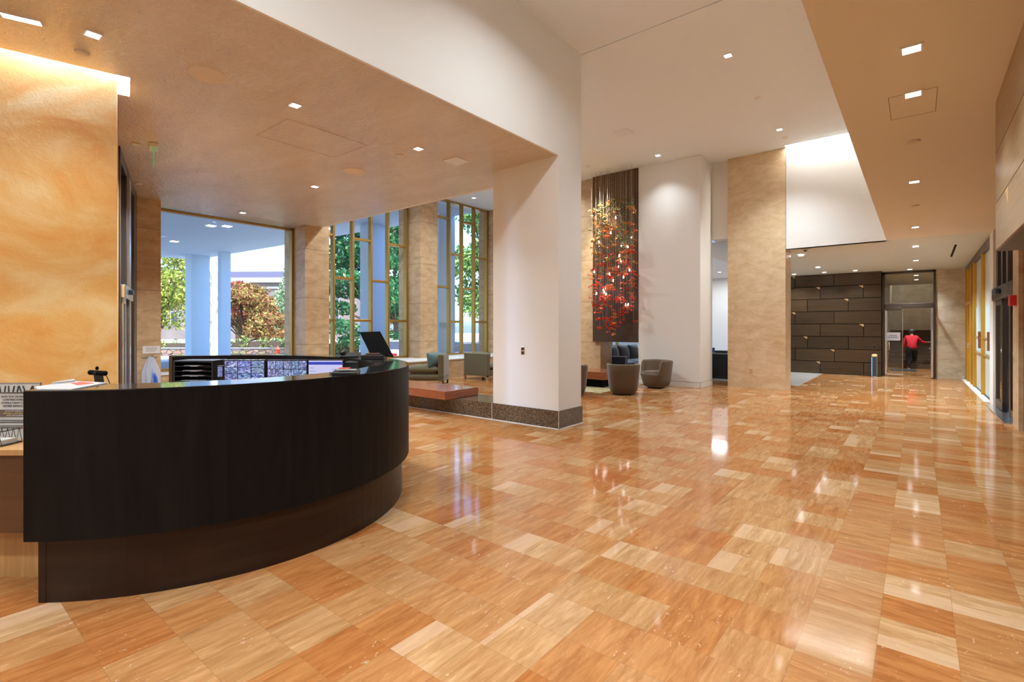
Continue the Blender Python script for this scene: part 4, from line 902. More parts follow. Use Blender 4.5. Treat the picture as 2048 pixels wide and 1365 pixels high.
# wall plates
t = thing('wall_switch', 'small steel and black switch plate on the white pillar', 'switch', (-4.61, 5.985, 1.10))
B((-.035, -.006, -.06), (.035, 0, .06)).build('plate', 'chrome', t, bevel=.003)
for z in (-.03, .03): B((-.02, -.010, z - .02), (.02, -.006, z + .02)).build('rocker', 'black', t)
t = thing('wall_outlet', 'pale socket plate low on the travertine column', 'socket', (-3.11, 13.0, 0.40))
B((-.045, -.008, -.06), (.045, 0, .06)).build('plate', 'sill_stone', t, bevel=.003)
for z in (-.025, .025): B((-.014, -.011, z - .012), (.014, -.008, z + .012)).build('receptacle', 'tan_wood', t)
t = thing('fire_alarm', 'red fire alarm strobe on the beige jamb at the right edge', 'fire alarm', tuple(RM @ Vector((-.03, .22, 1.84))), 0.00875)
B((-.07, -.09, -.075), (0, .09, .075)).build('alarm_body', 'red', t, bevel=.008)
MB().sphere((-.085, .03, 0), (.035, .04, .045), 12, 8).build('strobe', 'clear_plastic', t, smooth=True)
B((-.073, -.02, -.04), (-.069, -.005, .04)).build('alarm_marking', 'paper', t)
t = thing('reader_bollard', 'dark access bollard with a blue light strip before the timber wall', 'bollard', (-0.985, 18.25, 0))
MB().cyl((0, 0, 0), (0, 0, .58), .068, .068, 24).build('post', 'navy_grey', t, smooth=False)
MB().add([(.07 * math.cos(2 * PI * i / 20), .07 * math.sin(2 * PI * i / 20), .585) for i in range(20)] + [(.07 * math.cos(2 * PI * i / 20), .07 * math.sin(2 * PI * i / 20), .60 + .035 * (1 + math.sin(2 * PI * i / 20))) for i in range(20)],
         [(i, (i + 1) % 20, 20 + (i + 1) % 20, 20 + i) for i in range(20)] + [tuple(range(19, -1, -1)), tuple(range(20, 40))]).build('slanted_top', 'brass', t)
B((-.069, -.035, .02), (-.055, -.020, .57), None).build('light_strip', 'led_blue', t)
MB().cyl((0, 0, 0), (0, 0, .012), .085, .085, 24).build('foot_ring', 'chrome', t)
t = thing('card_reader', 'small black card reader on the timber wall above the bollard', 'card reader', (-1.0, 18.40, 0.87))
B((-.05, -.02, -.08), (.05, 0, .08)).build('reader_plate', 'bronze', t, bevel=.004)
B((-.03, -.026, -.05), (.03, -.02, .05)).build('reader_face', 'black', t, bevel=.004)
t = thing('door_sign', 'white paper sign taped on the glass stair door', 'sign', (-0.57, YG - .012, 1.18))
B((-.175, -.002, -.12), (.175, .001, .12)).build('sheet', 'paper', t)
MT['ink_blue'] = mat('blue_ink', (0.10, 0.14, 0.32), 0.7)
for i, (a, b) in enumerate(((-.08, .10), (-.125, .13))):
    x = a; q = MB()
    rr = random.Random(i)
    while x < b:
        w = rr.uniform(.012, .03); q.box((x, -.004, .028 - .055 * i - .012), (min(x + w, b), -.002, .028 - .055 * i + .012)); x += w + .007
    q.build('printed_line', 'ink_blue', t)
tag(B((-.35, -.45, 0), (.35, .45, .012)).build('door_mat', 'mat_rubber', loc=(-.38, 21.6, 0)), 'black rubber mat inside the glass stair door', 'mat')
t = thing('handrail', 'brass handrail on the right of the stairs', 'handrail', (0.42, 22.7, 0))
MB().tube([(0, -.1, .55), (0, 0, .85), (0, 2.6, 2.15)], .02, 10).build('rail', 'brass', t, smooth=True)
for y, z in ((.0, .0), (1.3, .69)): MB().cyl((0, y, z), (0, y, z + .85), .014, .014, 10).build('baluster', 'brass', t, smooth=True)
# ================================================================ LOUNGE FURNITURE
def soft_box(mb, a, b, puff=0.02, nx=8, ny=8):
    """cushion: box with a domed top and bottom edge roll"""
    x0, y0, z0 = a; x1, y1, z1 = b; vs = []; 
    for s_, zb in ((1, z1), (-1, z0)):
        for j in range(ny + 1):
            for i in range(nx + 1):
                u, v = i / nx, j / ny
                e = (1 - (2 * u - 1) ** 6) * (1 - (2 * v - 1) ** 6)
                zz = zb - s_ * (z1 - z0) * .32 * (1 - e) + (s_ * puff * (1 - (2 * u - 1) ** 2) * (1 - (2 * v - 1) ** 2))
                vs.append((x0 + (x1 - x0) * u, y0 + (y1 - y0) * v, zz))
    n = (nx + 1) * (ny + 1); fs = []
    for j in range(ny):
        for i in range(nx):
            k = j * (nx + 1) + i; fs.append((k, k + 1, k + nx + 2, k + nx + 1)); fs.append((n + k, n + k + nx + 1, n + k + nx + 2, n + k + 1))
    edge = [i for i in range(nx + 1)] + [j * (nx + 1) + nx for j in range(1, ny + 1)] + [ny * (nx + 1) + i for i in range(nx - 1, -1, -1)] + [j * (nx + 1) for j in range(ny - 1, 0, -1)]
    fs += [(edge[i], n + edge[i], n + edge[(i + 1) % len(edge)], edge[(i + 1) % len(edge)]) for i in range(len(edge))]
    mb.add(vs, fs); return mb
# daybed
t = thing('daybed', 'olive upholstered daybed with a teal pillow beside the wood bench', 'daybed', (-9.19, 8.70, 0), R(34))
soft_box(MB(), (-1.0, 0, .10), (-.0, .62, .30), .0).build('base', 'olive', t, bevel=.01)
MB().box((-.15, 0, .10), (0, .62, .77)).build('backrest', 'olive', t, bevel=.02, seg=3)
soft_box(MB(), (-.98, .01, .295), (-.15, .61, .48), .02).build('seat_cushion', 'olive', t, smooth=True)
pm = MB(); soft_box(pm, (-.24, -.18, -.06), (.24, .18, .08), .05); 
p = pm.build('pillow', 'teal', t, smooth=True); p.location = (-.29, .25, .63); p.rotation_euler = (R(78), 0, R(58))
for x in (-.98, -.045):
    for y in (.03, .55): B((x, y, 0), (x + .04, y + .04, .11)).build('leg', 'bronze', t)
# armchair
t = thing('armchair', 'olive lounge chair seen from behind under the far gold window', 'chair', (-9.96, 10.2, 0))
MB().box((0, 0, .13), (.90, .11, .735)).build('backrest', 'olive', t, bevel=.02, seg=3)
MB().box((.0, .11, .13), (.90, .82, .28)).build('base', 'olive', t, bevel=.012)
soft_box(MB(), (.02, .11, .28), (.88, .80, .44), .02).build('seat_cushion', 'olive', t, smooth=True)
pm = MB(); soft_box(pm, (-.36, -.2, -.05), (.36, .2, .07), .04); p = pm.build('back_cushion', 'olive', t, smooth=True); p.location = (.45, .19, .57); p.rotation_euler = (R(80), 0, 0)
MB().box((0, 0, .10), (.90, .04, .13)).box((0, .78, .10), (.90, .82, .13)).box((0, 0, .10), (.04, .82, .13)).box((.86, 0, .10), (.90, .82, .13)).build('frame', 'tan_wood', t)
for x in (0, .85):
    for y in (0, .77): B((x, y, 0), (x + .05, y + .05, .10)).build('leg', 'tan_wood', t)
# bench slab on the plinth
t = thing('wood_bench', 'thick cherry wood bench slab resting on the granite plinth', 'bench', (-6.0, 5.71, 0.262))
MB().box((-2.3, 0, 0.004), (0, .80, .14)).build('bench_slab', 'cherry', t, bevel=.004)
MB().box((-2.2, .30, 0), (-.25, .75, .004)).build('bench_foot', 'bronze', t)
# low table and rug
tag(B((-1.05, -1.15, 0), (.87, 1.1, .008)).build('area_rug', 'rug', loc=(-6.28, 10.95, .002)), 'patterned yellow and grey rug under the low table', 'rug')
t = thing('coffee_table', 'low cherry wood coffee table between the brown tub chairs', 'table', (-6.32, 11.15, .010))
MB().box((-.58, -.5, .19), (.55, .5, .37)).build('tabletop', 'cherry', t, bevel=.004)
MB().box((-.50, -.38, 0), (.45, .42, .19)).build('plinth_base', 'black_matte', t)
# tub chairs
def tub_parts(t):
    n = 56
    def sup(a, r): 
        c, s_ = math.cos(a), math.sin(a); k = (abs(c) ** 3 + abs(s_) ** 3) ** (-1 / 3); return (r * c * k, r * s_ * k)
    def h(a):
        d = abs((math.degrees(a) - 90 + 180) % 360 - 180)                 # angle away from the middle of the back
        w = min(1, max(0, (d - 112) / 16)); w = w * w * (3 - 2 * w)
        return .665 * (1 - w) + .36 * w
    prof = []
    for i in range(n):
        a = 2 * PI * i / n; hh = h(a); q = hh / .665
        pts = [(.225, .035), (.262, .05), (.285 + .02 * q, .18), (.305 + .03 * q, hh * .75), (.318 + .03 * q, hh - .03), (.306 + .03 * q, hh - .006), (.275 + .03 * q, hh), (.252 + .025 * q, hh - .012), (.235 + .02 * q, hh - .05), (.215, .30), (.20, .27)]
        prof += [(*sup(a, r), z) for r, z in pts]
    k = 11
    fs = [(i * k + j, ((i + 1) % n) * k + j, ((i + 1) % n) * k + j + 1, i * k + j + 1) for i in range(n) for j in range(k - 1)]
    fs += [tuple(i * k for i in range(n))[::-1], tuple(i * k + k - 1 for i in range(n))]
    MB().add(prof, fs).build('shell', 'brown_fab', t, smooth=True)
    cs = []
    lay = [(.20, .27), (.255, .285), (.262, .36), (.25, .395), (.18, .412), (.02, .416)]
    for i in range(n):
        a = 2 * PI * i / n
        for r, z in lay:
            x, y = sup(a, r); cs.append((x * .93, y * .93 - .045 * (r / .262), z))
    k2 = len(lay)
    MB().add(cs, [(i * k2 + j, ((i + 1) % n) * k2 + j, ((i + 1) % n) * k2 + j + 1, i * k2 + j + 1) for i in range(n) for j in range(k2 - 1)] + [tuple(i * k2 for i in range(n))[::-1], tuple(i * k2 + k2 - 1 for i in range(n))]).build('seat_cushion', 'brown_fab', t, smooth=True)
    MB().cyl((0, 0, 0), (0, 0, .037), .20, .20, 28).build('swivel_base', 'black', t)
def face(dx, dy): return math.atan2(dx, -dy)
tc = thing('tub_chair', 'brown tub chair with its back turned, nearest the rug', 'chair', (-4.99, 10.06, 0), face(-.60, .80), 'brown swivel tub chairs'); tub_parts(tc)
dup(tc, (-4.90, 11.62, 0), face(-.38, -.92), 'brown tub chair showing its seat in front of the white wall block')
dup(tc, (-5.78, 9.22, 0), face(-.55, .83), 'brown tub chair half hidden behind the white pillar')
# navy sofa in the side lounge
t = thing('navy_sofa', 'navy blue sofa with three back cushions below the art panel', 'sofa', (-6.45, 13.1, 0))
MB().box((-1.0, 0, .10), (0, .2, .62)).build('arm', 'navy', t, bevel=.02); MB().box((-1.0, 2.3, .10), (0, 2.5, .62)).build('arm', 'navy', t, bevel=.02)
MB().box((-1.0, .2, .10), (-.02, 2.3, .30)).build('base', 'navy', t, bevel=.012)
MB().box((-1.0, .0, .10), (-.82, 2.5, .66)).build('backrest', 'navy', t, bevel=.02)
for i in range(3):
    y0 = .2 + .7 * i
    soft_box(MB(), (-.80, y0 + .005, .30), (-.0, y0 + .695, .46), .012).build('seat_cushion', 'navy', t, smooth=True)
    pm = MB(); soft_box(pm, (-.34, -.22, -.07), (.34, .22, .10), .05); p = pm.build('back_cushion', 'navy_grey', t, smooth=True); p.location = (-.70, y0 + .35, .67); p.rotation_euler = (R(78), 0, R(90))
for x in (-.97, -.07):
    for y in (.03, 2.42): B((x, y, 0), (x + .05, y + .05, .10)).build('leg', 'black', t)
# desk glimpsed through the side opening
t = thing('lounge_desk', 'black desk glimpsed through the opening beside the column', 'desk', (-4.75, 14.5, .004))
B((-.9, 0, .02), (.78, .7, .70)).build('desk_body', 'black', t); B((-.92, -.02, .70), (.80, .72, .735)).build('desk_top', 'grey_plastic', t)
B((-.9, .01, 0), (.78, .69, .02)).build('kickplate', 'chrome', t)
t = thing('desk_screen', 'blue lit screen standing on the black desk in the opening', 'screen', (-4.85, 14.85, .739))
B((-.5, 0, 0), (.33, .03, .13)).build('screen_panel', 'bag_blue', t)
t = tag(B((-.16, -.1, 0), (.16, .1, .06)).build('desk_phone', 'black', loc=(-4.30, 14.75, .739), bevel=.015), 'black phone on the desk in the opening', 'telephone')
tag(B((-.22, -.2, 0), (.16, .2, .30)).build('wooden_box', 'side_wood', loc=(-4.78, 14.15, .004) if False else (-4.70, 14.26, .004), bevel=.004), 'small orange wooden box before the black desk', 'box')

# ================================================================ ART PANEL AND HANGING GLASS SCULPTURE
t = thing('art_panel', 'tall brown slatted panel hanging behind the glass flowers', 'art panel', (-6.32, 12.25, 1.06))
B((-.665, -.02, 0), (.668, .06, 4.535)).build('panel', 'art_panel', t)
for i in range(30):
    x = -.64 + 1.28 * i / 29
    B((x - .008, -.045, 1.9), (x + .008, -.02, 4.535)).build('slat', 'art_rib', t)
sculp = thing('hanging_sculpture', 'hanging cascade of red, orange and green glass flowers with tiny lights', 'hanging sculpture', (-6.16, 11.88, ZH))
rs = random.Random(21)
def flower_mesh(seed, cup):
    q = random.Random(seed); mb = MB(); np_ = 4
    for k in range(np_):
        a = 2 * PI * k / np_ + q.uniform(-.4, .4); L = q.uniform(.042, .068); wd = q.uniform(.024, .036); up = q.uniform(-.1, .55) if cup else q.uniform(-.5, .2)
        M = Matrix.Translation((.02 * math.cos(a), .02 * math.sin(a), 0)) @ Matrix.Rotation(a, 4, 'Z') @ Matrix.Rotation(-up, 4, 'Y')
        vs = []
        for j in range(5):
            u = j / 4; w = wd * math.sin(PI * (.12 + .80 * u)); z = .018 * math.sin(PI * u) - .01 * u
            vs += [(L * u, -w, z + .008), (L * u, 0, z), (L * u, w, z + .008)]
        nv = len(vs); vs += [(x, y, z - .004) for x, y, z in vs]
        fs = []
        for j in range(4):
            for i in range(2): k0 = j * 3 + i; fs += [(k0, k0 + 1, k0 + 4, k0 + 3), (nv + k0, nv + k0 + 3, nv + k0 + 4, nv + k0 + 1)]
            fs += [(j * 3, j * 3 + 3, nv + j * 3 + 3, nv + j * 3), (j * 3 + 2, nv + j * 3 + 2, nv + j * 3 + 5, j * 3 + 5)]
        fs += [(0, nv, nv + 1, 1), (1, nv + 1, nv + 2, 2), (12, 13, nv + 13, nv + 12), (13, 14, nv + 14, nv + 13)]
        mb.add(vs, fs, M)
    mb.sphere((0, 0, .004), (.012, .012, .010), 8, 5)
    return mb
protos = {c: [flower_mesh(i * 7 + s_, i % 2 == 0).build('flower', m, None, smooth=True) for i in range(3)] for s_, (c, m) in enumerate((('r', 'glass_red'), ('o', 'glass_orange'), ('a', 'glass_amber'), ('g', 'glass_green')))}
for v in protos.values():
    for o in v: COL.objects.unlink(o)
def colour_at(z):
    u = rs.random()
    if z > 4.2: return 'g' if u < .80 else 'a'
    if z > 3.5: return 'g' if u < .55 else ('a' if u < .75 else 'o')
    if z > 2.9: return 'g' if u < .18 else ('a' if u < .38 else ('o' if u < .72 else 'r'))
    if z > 2.2: return 'a' if u < .10 else ('o' if u < .50 else 'r')
    return 'o' if u < .28 else 'r'
strands = []
for i in range(40):
    x = -.60 + 1.20 * (i + rs.uniform(.1, .9)) / 40; y = rs.uniform(-.20, .20)
    zb = rs.choice([1.30, 1.45, 1.6, 1.75, 1.9, 2.05, 2.2, 2.5, 2.8, 3.1]) + rs.uniform(-.08, .08)
    strands.append((x, y, zb))
    st_ = MB().cyl((x, y, 0), (x, y, zb - ZH), .0016, .0016, 5)
    for b_ in range(12):
        z = -rs.uniform(.1, 3.2); st_.sphere((x, y, z), .0075, 6, 4)
    st_.build('strand', 'strand', sculp)
spots = []
for x, y, zb in strands:
    n = 11 if zb < 2.3 else 8
    for k in range(n):
        z = zb + .02 if k == 0 else zb + (4.75 - zb) * (rs.random() ** 1.35) if rs.random() < .8 else rs.uniform(3.3, 4.75)
        spots.append((x + rs.uniform(-.07, .07), y + rs.uniform(-.04, .04), z))
rs.shuffle(spots)
rest = {'r': MB(), 'o': MB(), 'a': MB(), 'g': MB()}
for i, (x, y, z) in enumerate(spots):
    c = colour_at(z); p = rs.choice(protos[c]); sc_ = rs.uniform(.85, 1.3)
    if i < 100:
        o = p.copy(); COL.objects.link(o); o.parent = sculp; o.location = (x, y, z - ZH); o.rotation_euler = (rs.uniform(-.5, .5), rs.uniform(-.5, .5), rs.uniform(0, 6.28)); o.scale = (sc_,) * 3
    else:
        M = Matrix.Translation((x, y, z - ZH)) @ Euler((rs.uniform(-.5, .5), rs.uniform(-.5, .5), rs.uniform(0, 6.28))).to_matrix().to_4x4() @ Matrix.Scale(sc_, 4)
        rest[c].add([tuple(v.co) for v in p.data.vertices], [tuple(f.vertices) for f in p.data.polygons], M)
all_rest = MB(); idx = []
for mi, c in enumerate('roag'):
    n0 = len(all_rest.f); all_rest.add(rest[c].v, rest[c].f); idx += [mi] * (len(all_rest.f) - n0)
me = bpy.data.meshes.new('flowers'); me.from_pydata(all_rest.v, [], all_rest.f)
for m in ('glass_red', 'glass_orange', 'glass_amber', 'glass_green'): me.materials.append(MT[m])
for p_, i_ in zip(me.polygons, idx): p_.material_index = i_; p_.use_smooth = True
o = bpy.data.objects.new('flowers', me); COL.objects.link(o); o.parent = sculp; o['kind'] = 'stuff'
for ux, z in ((.54, 4.30), (.40, 3.93), (.13, 3.72), (.88, 3.76), (.68, 3.56), (.83, 3.50), (.67, 3.28), (.71, 3.14), (.57, 3.02), (.08, 2.92), (.88, 2.90), (.36, 2.86), (.78, 2.72), (.50, 2.66), (.26, 2.50), (.24, 2.38), (.15, 2.34), (.30, 2.42), (.62, 2.18), (.77, 2.02), (.88, 2.02), (.33, 2.32)):
    x = -.62 + 1.24 * ux
    q = MB().sphere((0, 0, 0), (.016, .016, .022), 8, 6); q.cyl((0, 0, .02), (0, 0, .045), .009, .006, 8)
    b_ = q.build('bulb', 'bulb', sculp, smooth=True); b_.location = (x, rs.uniform(-.15, .1), z - ZH)
area_lamp('panel_glow_fill', (-6.5, 11.25, 5.5), 0.4, 0.2, 11, (1, .88, .72), (R(24), 0, 0), spread=45)  # unseen lamp added for the warm glow high on the art panel

# ================================================================ PERSON ON THE STAIRS
def skin(name, joints, edges, m, parent, sub=2, root=0):
    names = list(joints); me = bpy.data.meshes.new(name)
    me.from_pydata([joints[k][0] for k in names], [(names.index(a), names.index(b)) for a, b in edges], [])
    me.materials.append(MT[m]); o = bpy.data.objects.new(name, me); COL.objects.link(o); o.parent = parent
    md = o.modifiers.new('skin', 'SKIN'); md.use_smooth_shade = True
    for i, k in enumerate(names):
        r = joints[k][1]; sv = me.skin_vertices[0].data[i]; sv.radius = (r, r) if not isinstance(r, tuple) else r; sv.use_root = (i == root)
    s_ = o.modifiers.new('subsurf', 'SUBSURF'); s_.levels = sub; s_.render_levels = sub
    return o
pt_ = thing('person', 'person in a red top and black trousers climbing the stairs', 'person', (-.16, 22.45, 0))
J = {'pelvis': ((0, 0, .70), (.125, .10)), 'waist': ((0, .03, .84), (.115, .09)), 'chest': ((0, .08, 1.02), (.135, .10)), 'neckb': ((0, .12, 1.16), .055), 'neck': ((0, .15, 1.20), .045),
     'head': ((0, .18, 1.27), .072), 'crown': ((0, .18, 1.345), .06),
     'shl': ((-.15, .09, 1.11), .052), 'ell': ((-.215, .07, .88), .040), 'wrl': ((-.215, .13, .68), .027), 'hal': ((-.21, .15, .60), .028),
     'shr': ((.15, .09, 1.11), .052), 'elr': ((.27, .18, .93), .040), 'wrr': ((.42, .33, .93), .027), 'har': ((.49, .38, .93), .028),
     'hil': ((-.08, 0, .66), .088), 'knl': ((-.08, .03, .37), .062), 'anl': ((-.075, -.02, .065), .040), 'tol': ((-.08, .12, .03), .032),
     'hir': ((.08, .01, .66), .088), 'knr': ((.085, .24, .48), .062), 'anr': ((.08, .32, .225), .040), 'tor': ((.08, .45, .185), .030)}
E_ = [('pelvis', 'waist'), ('waist', 'chest'), ('chest', 'neckb'), ('neckb', 'neck'), ('neck', 'head'), ('head', 'crown'), ('chest', 'shl'), ('shl', 'ell'), ('ell', 'wrl'), ('wrl', 'hal'), ('chest', 'shr'), ('shr', 'elr'), ('elr', 'wrr'), ('wrr', 'har'),
      ('pelvis', 'hil'), ('hil', 'knl'), ('knl', 'anl'), ('anl', 'tol'), ('pelvis', 'hir'), ('hir', 'knr'), ('knr', 'anr'), ('anr', 'tor')]
for side_, h0, d_, sx in (('l', (-.21, .15, .60), (0, .02, -.05), (.012, 0, 0)), ('r', (.49, .38, .93), (.035, .03, 0), (0, 0, .012))):
    for k in range(4):
        off = (k - 1.5); L_ = (1.0, 1.15, 1.1, .85)[k]
        a = tuple(h0[i] + d_[i] * .5 + sx[i] * off for i in range(3)); b = tuple(h0[i] + d_[i] * (.5 + L_) + sx[i] * off * 1.2 for i in range(3))
        J[f'f{side_}{k}a'] = (a, .009); J[f'f{side_}{k}b'] = (b, .008); E_ += [('ha' + side_, f'f{side_}{k}a'), (f'f{side_}{k}a', f'f{side_}{k}b')]
    th = (h0[0] + (.03 if side_ == 'l' else .0), h0[1] + .02, h0[2] - (.02 if side_ == 'l' else -.035))
    J[f't{side_}'] = (th, .010); E_.append(('ha' + side_, f't{side_}'))
skin('body', J, E_, 'skin', pt_)
S_ = {k: (J[k][0], tuple(x * 1.14 for x in J[k][1]) if isinstance(J[k][1], tuple) else J[k][1] * 1.3) for k in ('waist', 'chest', 'shl', 'ell', 'shr', 'elr')}
S_['hem'] = ((0, .0, .64), (.165, .14)); S_['waist'] = ((0, .03, .84), (.155, .13)); S_['chest'] = ((0, .08, 1.02), (.172, .135)); S_['collar'] = ((0, .125, 1.155), .068); S_['cufl'] = ((-.216, .12, .71), .042); S_['cufr'] = ((.40, .31, .93), .042)
skin('shirt', S_, [('hem', 'waist'), ('waist', 'chest'), ('chest', 'collar'), ('chest', 'shl'), ('shl', 'ell'), ('ell', 'cufl'), ('chest', 'shr'), ('shr', 'elr'), ('elr', 'cufr')], 'shirt_red', pt_, 2, 1)
T_ = {'top': ((0, .015, .86), (.12, .10)), 'pelvis': ((0, 0, .70), (.148, .122)), 'hil': (J['hil'][0], .108), 'knl': (J['knl'][0], .082), 'cl': ((-.076, -.02, .07), .066), 'hir': (J['hir'][0], .108), 'knr': (J['knr'][0], .082), 'cr': ((.08, .315, .25), .066)}
skin('trousers', T_, [('top', 'pelvis'), ('pelvis', 'hil'), ('hil', 'knl'), ('knl', 'cl'), ('pelvis', 'hir'), ('hir', 'knr'), ('knr', 'cr')], 'trousers', pt_, 2, 1)
MB().sphere((0, .165, 1.325), (.088, .092, .085), 16, 10).build('hair', 'hair', pt_, smooth=True)
MB().sphere((0, .275, 1.30), (.014, .018, .02), 8, 6).build('nose', 'skin', pt_, smooth=True)
for x in (-.075, .075): MB().sphere((x, .19, 1.29), (.012, .02, .028), 8, 6).build('ear', 'skin', pt_, smooth=True)
for x, y, z in ((-.08, .04, .0), (.08, .37, .15)):
    MB().sphere((x, y, z + .04), (.045, .125, .042), 14, 8).build('shoe', 'black', pt_, smooth=True)
    MB().box((x - .04, y - .11, z + .003), (x + .04, y + .11, z + .02)).build('shoe_sole', 'white_plastic', pt_, bevel=.008)

# ================================================================ OUTDOORS
GZ = -0.75
struct('ground', B((-160, -60, GZ - .3), (-12.4, 140, GZ)), 'asphalt', 'sunlit pale street and pavement outside the windows', 'ground')
struct('lawn', B((-120, -40, GZ), (-46.5, 26, GZ + .03)), 'lawn', 'dry lawn beyond the low stone wall', 'lawn')
struct('ground', B((-35.5, -12, GZ), (-12.4, 13.2, GZ + .12)), 'cap', 'paved platform below the entrance canopy', 'ground')
# canopy on square columns
can = thing('entrance_canopy', 'blue shaded flat canopy on square columns outside the windows', 'canopy', (-13, 0, GZ + .12))
MB().prism([(.6, -12), (.6, 13.35), (-21.6, 11.9), (-21.6, -12)], 5.6 - GZ - .12, 6.4 - GZ - .12).build('canopy_roof', 'portico', can)
for x, y, w, d in ((-.75, 12.9, .62, .8), (-4.25, 12.45, .74, .8), (-16.7, 11.65, .42, .5), (-19.5, 11.3, .95, .95)):
    B((x - w / 2, y - d / 2, 0), (x + w / 2, y + d / 2, 5.6 - GZ - .12)).build('column', 'portico', can)
for x, y in ((-9.45, 8.3), (-9.05, 8.75), (-14.9, 8.7), (-6.2, 11.6), (-1.6, 11.0)):
    B((x - .14, y - .14, 5.6 - GZ - .13), (x + .14, y + .14, 5.6 - GZ - .118)).build('canopy_light', 'lens', can)
def leaves(mb, rng, blobs, n, size):
    wts = [b[3][0] * b[3][1] * b[3][2] for b in [(0, 0, 0, r) for c, r in blobs]]
    for _ in range(n):
        c, r = rng.choices(blobs, [w ** .67 for w in wts])[0]
        th = rng.uniform(0, 2 * PI); cz = rng.uniform(-1, 1); k = (1 - cz * cz) ** .5; rad = rng.uniform(.55, 1.05)
        p = Vector((c[0] + r[0] * rad * k * math.cos(th), c[1] + r[1] * rad * k * math.sin(th), c[2] + r[2] * rad * cz))
        s = size * rng.uniform(.6, 1.35); u = Vector((rng.gauss(0, 1), rng.gauss(0, 1), rng.gauss(0, .7))).normalized(); v = u.orthogonal().normalized()
        v.rotate(Matrix.Rotation(rng.uniform(0, 6.28), 3, u)); w = u.cross(v)
        o = len(mb.v); mb.v += [tuple(p - v * s), tuple(p + w * s * .45), tuple(p + v * s), tuple(p - w * s * .45)]; mb.f.append((o, o + 1, o + 2, o + 3))
def tree(label, x, y, h, trunk_h, trunk_r, spread, leaf, n, size, seed, shape='round', bark='bark', group='trees outside'):
    rng = random.Random(seed); t = thing('tree', label, 'tree', (x, y, GZ), 0, group)
    tr = MB(); top = Vector((rng.uniform(-.3, .3), rng.uniform(-.3, .3), h * .8)); tr.cyl((0, 0, -.05), (0, 0, trunk_h), trunk_r, trunk_r * .75, 10); tr.cyl((0, 0, trunk_h), top, trunk_r * .75, trunk_r * .25, 8)
    blobs = []
    if shape == 'cone':
        for i in range(9):
            w = i / 8; z = trunk_h + (h - trunk_h) * w; r = spread * (1 - w) * .8 + .25
            for j in range(4): a = rng.uniform(0, 6.28); blobs.append(((r * .5 * math.cos(a), r * .5 * math.sin(a), z), (r * .65, r * .65, (h - trunk_h) * .11)))
    elif shape == 'layer':
        for i in range(42):
            w = rng.random(); z = trunk_h + (h - trunk_h) * w; a = rng.uniform(0, 6.28); d = spread * rng.uniform(.25, .95) * (1.1 - .5 * w)
            blobs.append(((d * math.cos(a), d * math.sin(a), z), (spread * .33, spread * .33, spread * .12)))
            if i % 3 == 0: tr.cyl((0, 0, max(trunk_h * .8, z - .8)), (d * math.cos(a), d * math.sin(a), z), trunk_r * .35, trunk_r * .1, 6)
    elif shape == 'dome':
        for i in range(46):
            a = rng.uniform(0, 6.28); w = rng.random() ** .8; z = trunk_h + (h - trunk_h) * w * .93; d = spread * math.sqrt(max(.02, 1 - w * w)) * rng.uniform(.35, .92)
            blobs.append(((d * math.cos(a), d * math.sin(a), z), (spread * .26, spread * .26, spread * .13)))
            if i % 4 == 0: tr.cyl((0, 0, trunk_h * .7), (d * math.cos(a), d * math.sin(a), z), trunk_r * .4, trunk_r * .1, 6)
    else:
        for i in range(22):
            a = rng.uniform(0, 6.28); w = rng.random(); z = trunk_h + (h - trunk_h) * (.12 + .8 * w); d = spread * math.sin(PI * (.15 + .75 * w)) * rng.uniform(.2, .8)
            blobs.append(((d * math.cos(a), d * math.sin(a), z), (spread * .38, spread * .38, spread * .30)))
            if i % 2 == 0: tr.cyl((0, 0, trunk_h * .9), (d * math.cos(a), d * math.sin(a), z), trunk_r * .45, trunk_r * .1, 6)
    tr.build('trunk', bark, t)
    mb = MB(); leaves(mb, rng, blobs, n, size); mb.build('foliage', leaf, t)
    return t
tree('lime green tree at the left of the big window', -60.5, 17.2, 17, 1.6, .35, 6.2, 'leaf_lime', 14000, .20, 1)
tree('pink leaved small maple low at the left of the big window', -51.0, 13.0, 3.9, 1.0, .12, 1.9, 'leaf_red', 2000, .17, 2)
tree('pale trunked tree between the two canopy columns', -38.85, 14.56, 15, 12.0, .26, 2.2, 'leaf_lime', 700, .25, 3, bark='pale_bark')
tree('wide maple turning red and green in the big window', -46.6, 19.9, 6.0, 1.3, .2, 4.1, 'leaf_mix', 11000, .16, 4, 'dome')
tree('red maple behind the canopy columns', -52.5, 21.8, 6.9, 2.0, .2, 2.3, 'leaf_red', 3600, .18, 14, 'dome')
tree('pale green conical tree at the right of the big window', -57.5, 29.3, 9.0, 0.6, .25, 3.2, 'leaf_pale', 7500, .19, 5, 'cone')
tree('large dark pine filling the tall gold window', -29.5, 20.6, 12.5, 1.3, .3, 4.2, 'leaf_pine', 20000, .16, 6, 'layer')
tree('green pine behind the large dark pine', -37.5, 29.5, 14, 2.5, .3, 4.5, 'leaf_pine', 6000, .24, 7)
tree('bright green tree in the farthest tall gold window', -24.5, 27.6, 11.5, 2.1, .2, 3.6, 'leaf_green', 7600, .19, 8)
tree('yellow green tree behind the parked cars', -33.0, 40.0, 13, 2.5, .3, 5.0, 'leaf_lime', 5000, .28, 9)
tree('brown leaved tree behind the white parked car', -44.0, 36.5, 7.0, 1.0, .2, 4.0, 'leaf_mix', 4200, .22, 10, 'dome')
tree('green tree behind the sofa windows', -27.0, 47.0, 12, 2.0, .25, 5.0, 'leaf_green', 3200, .3, 11)
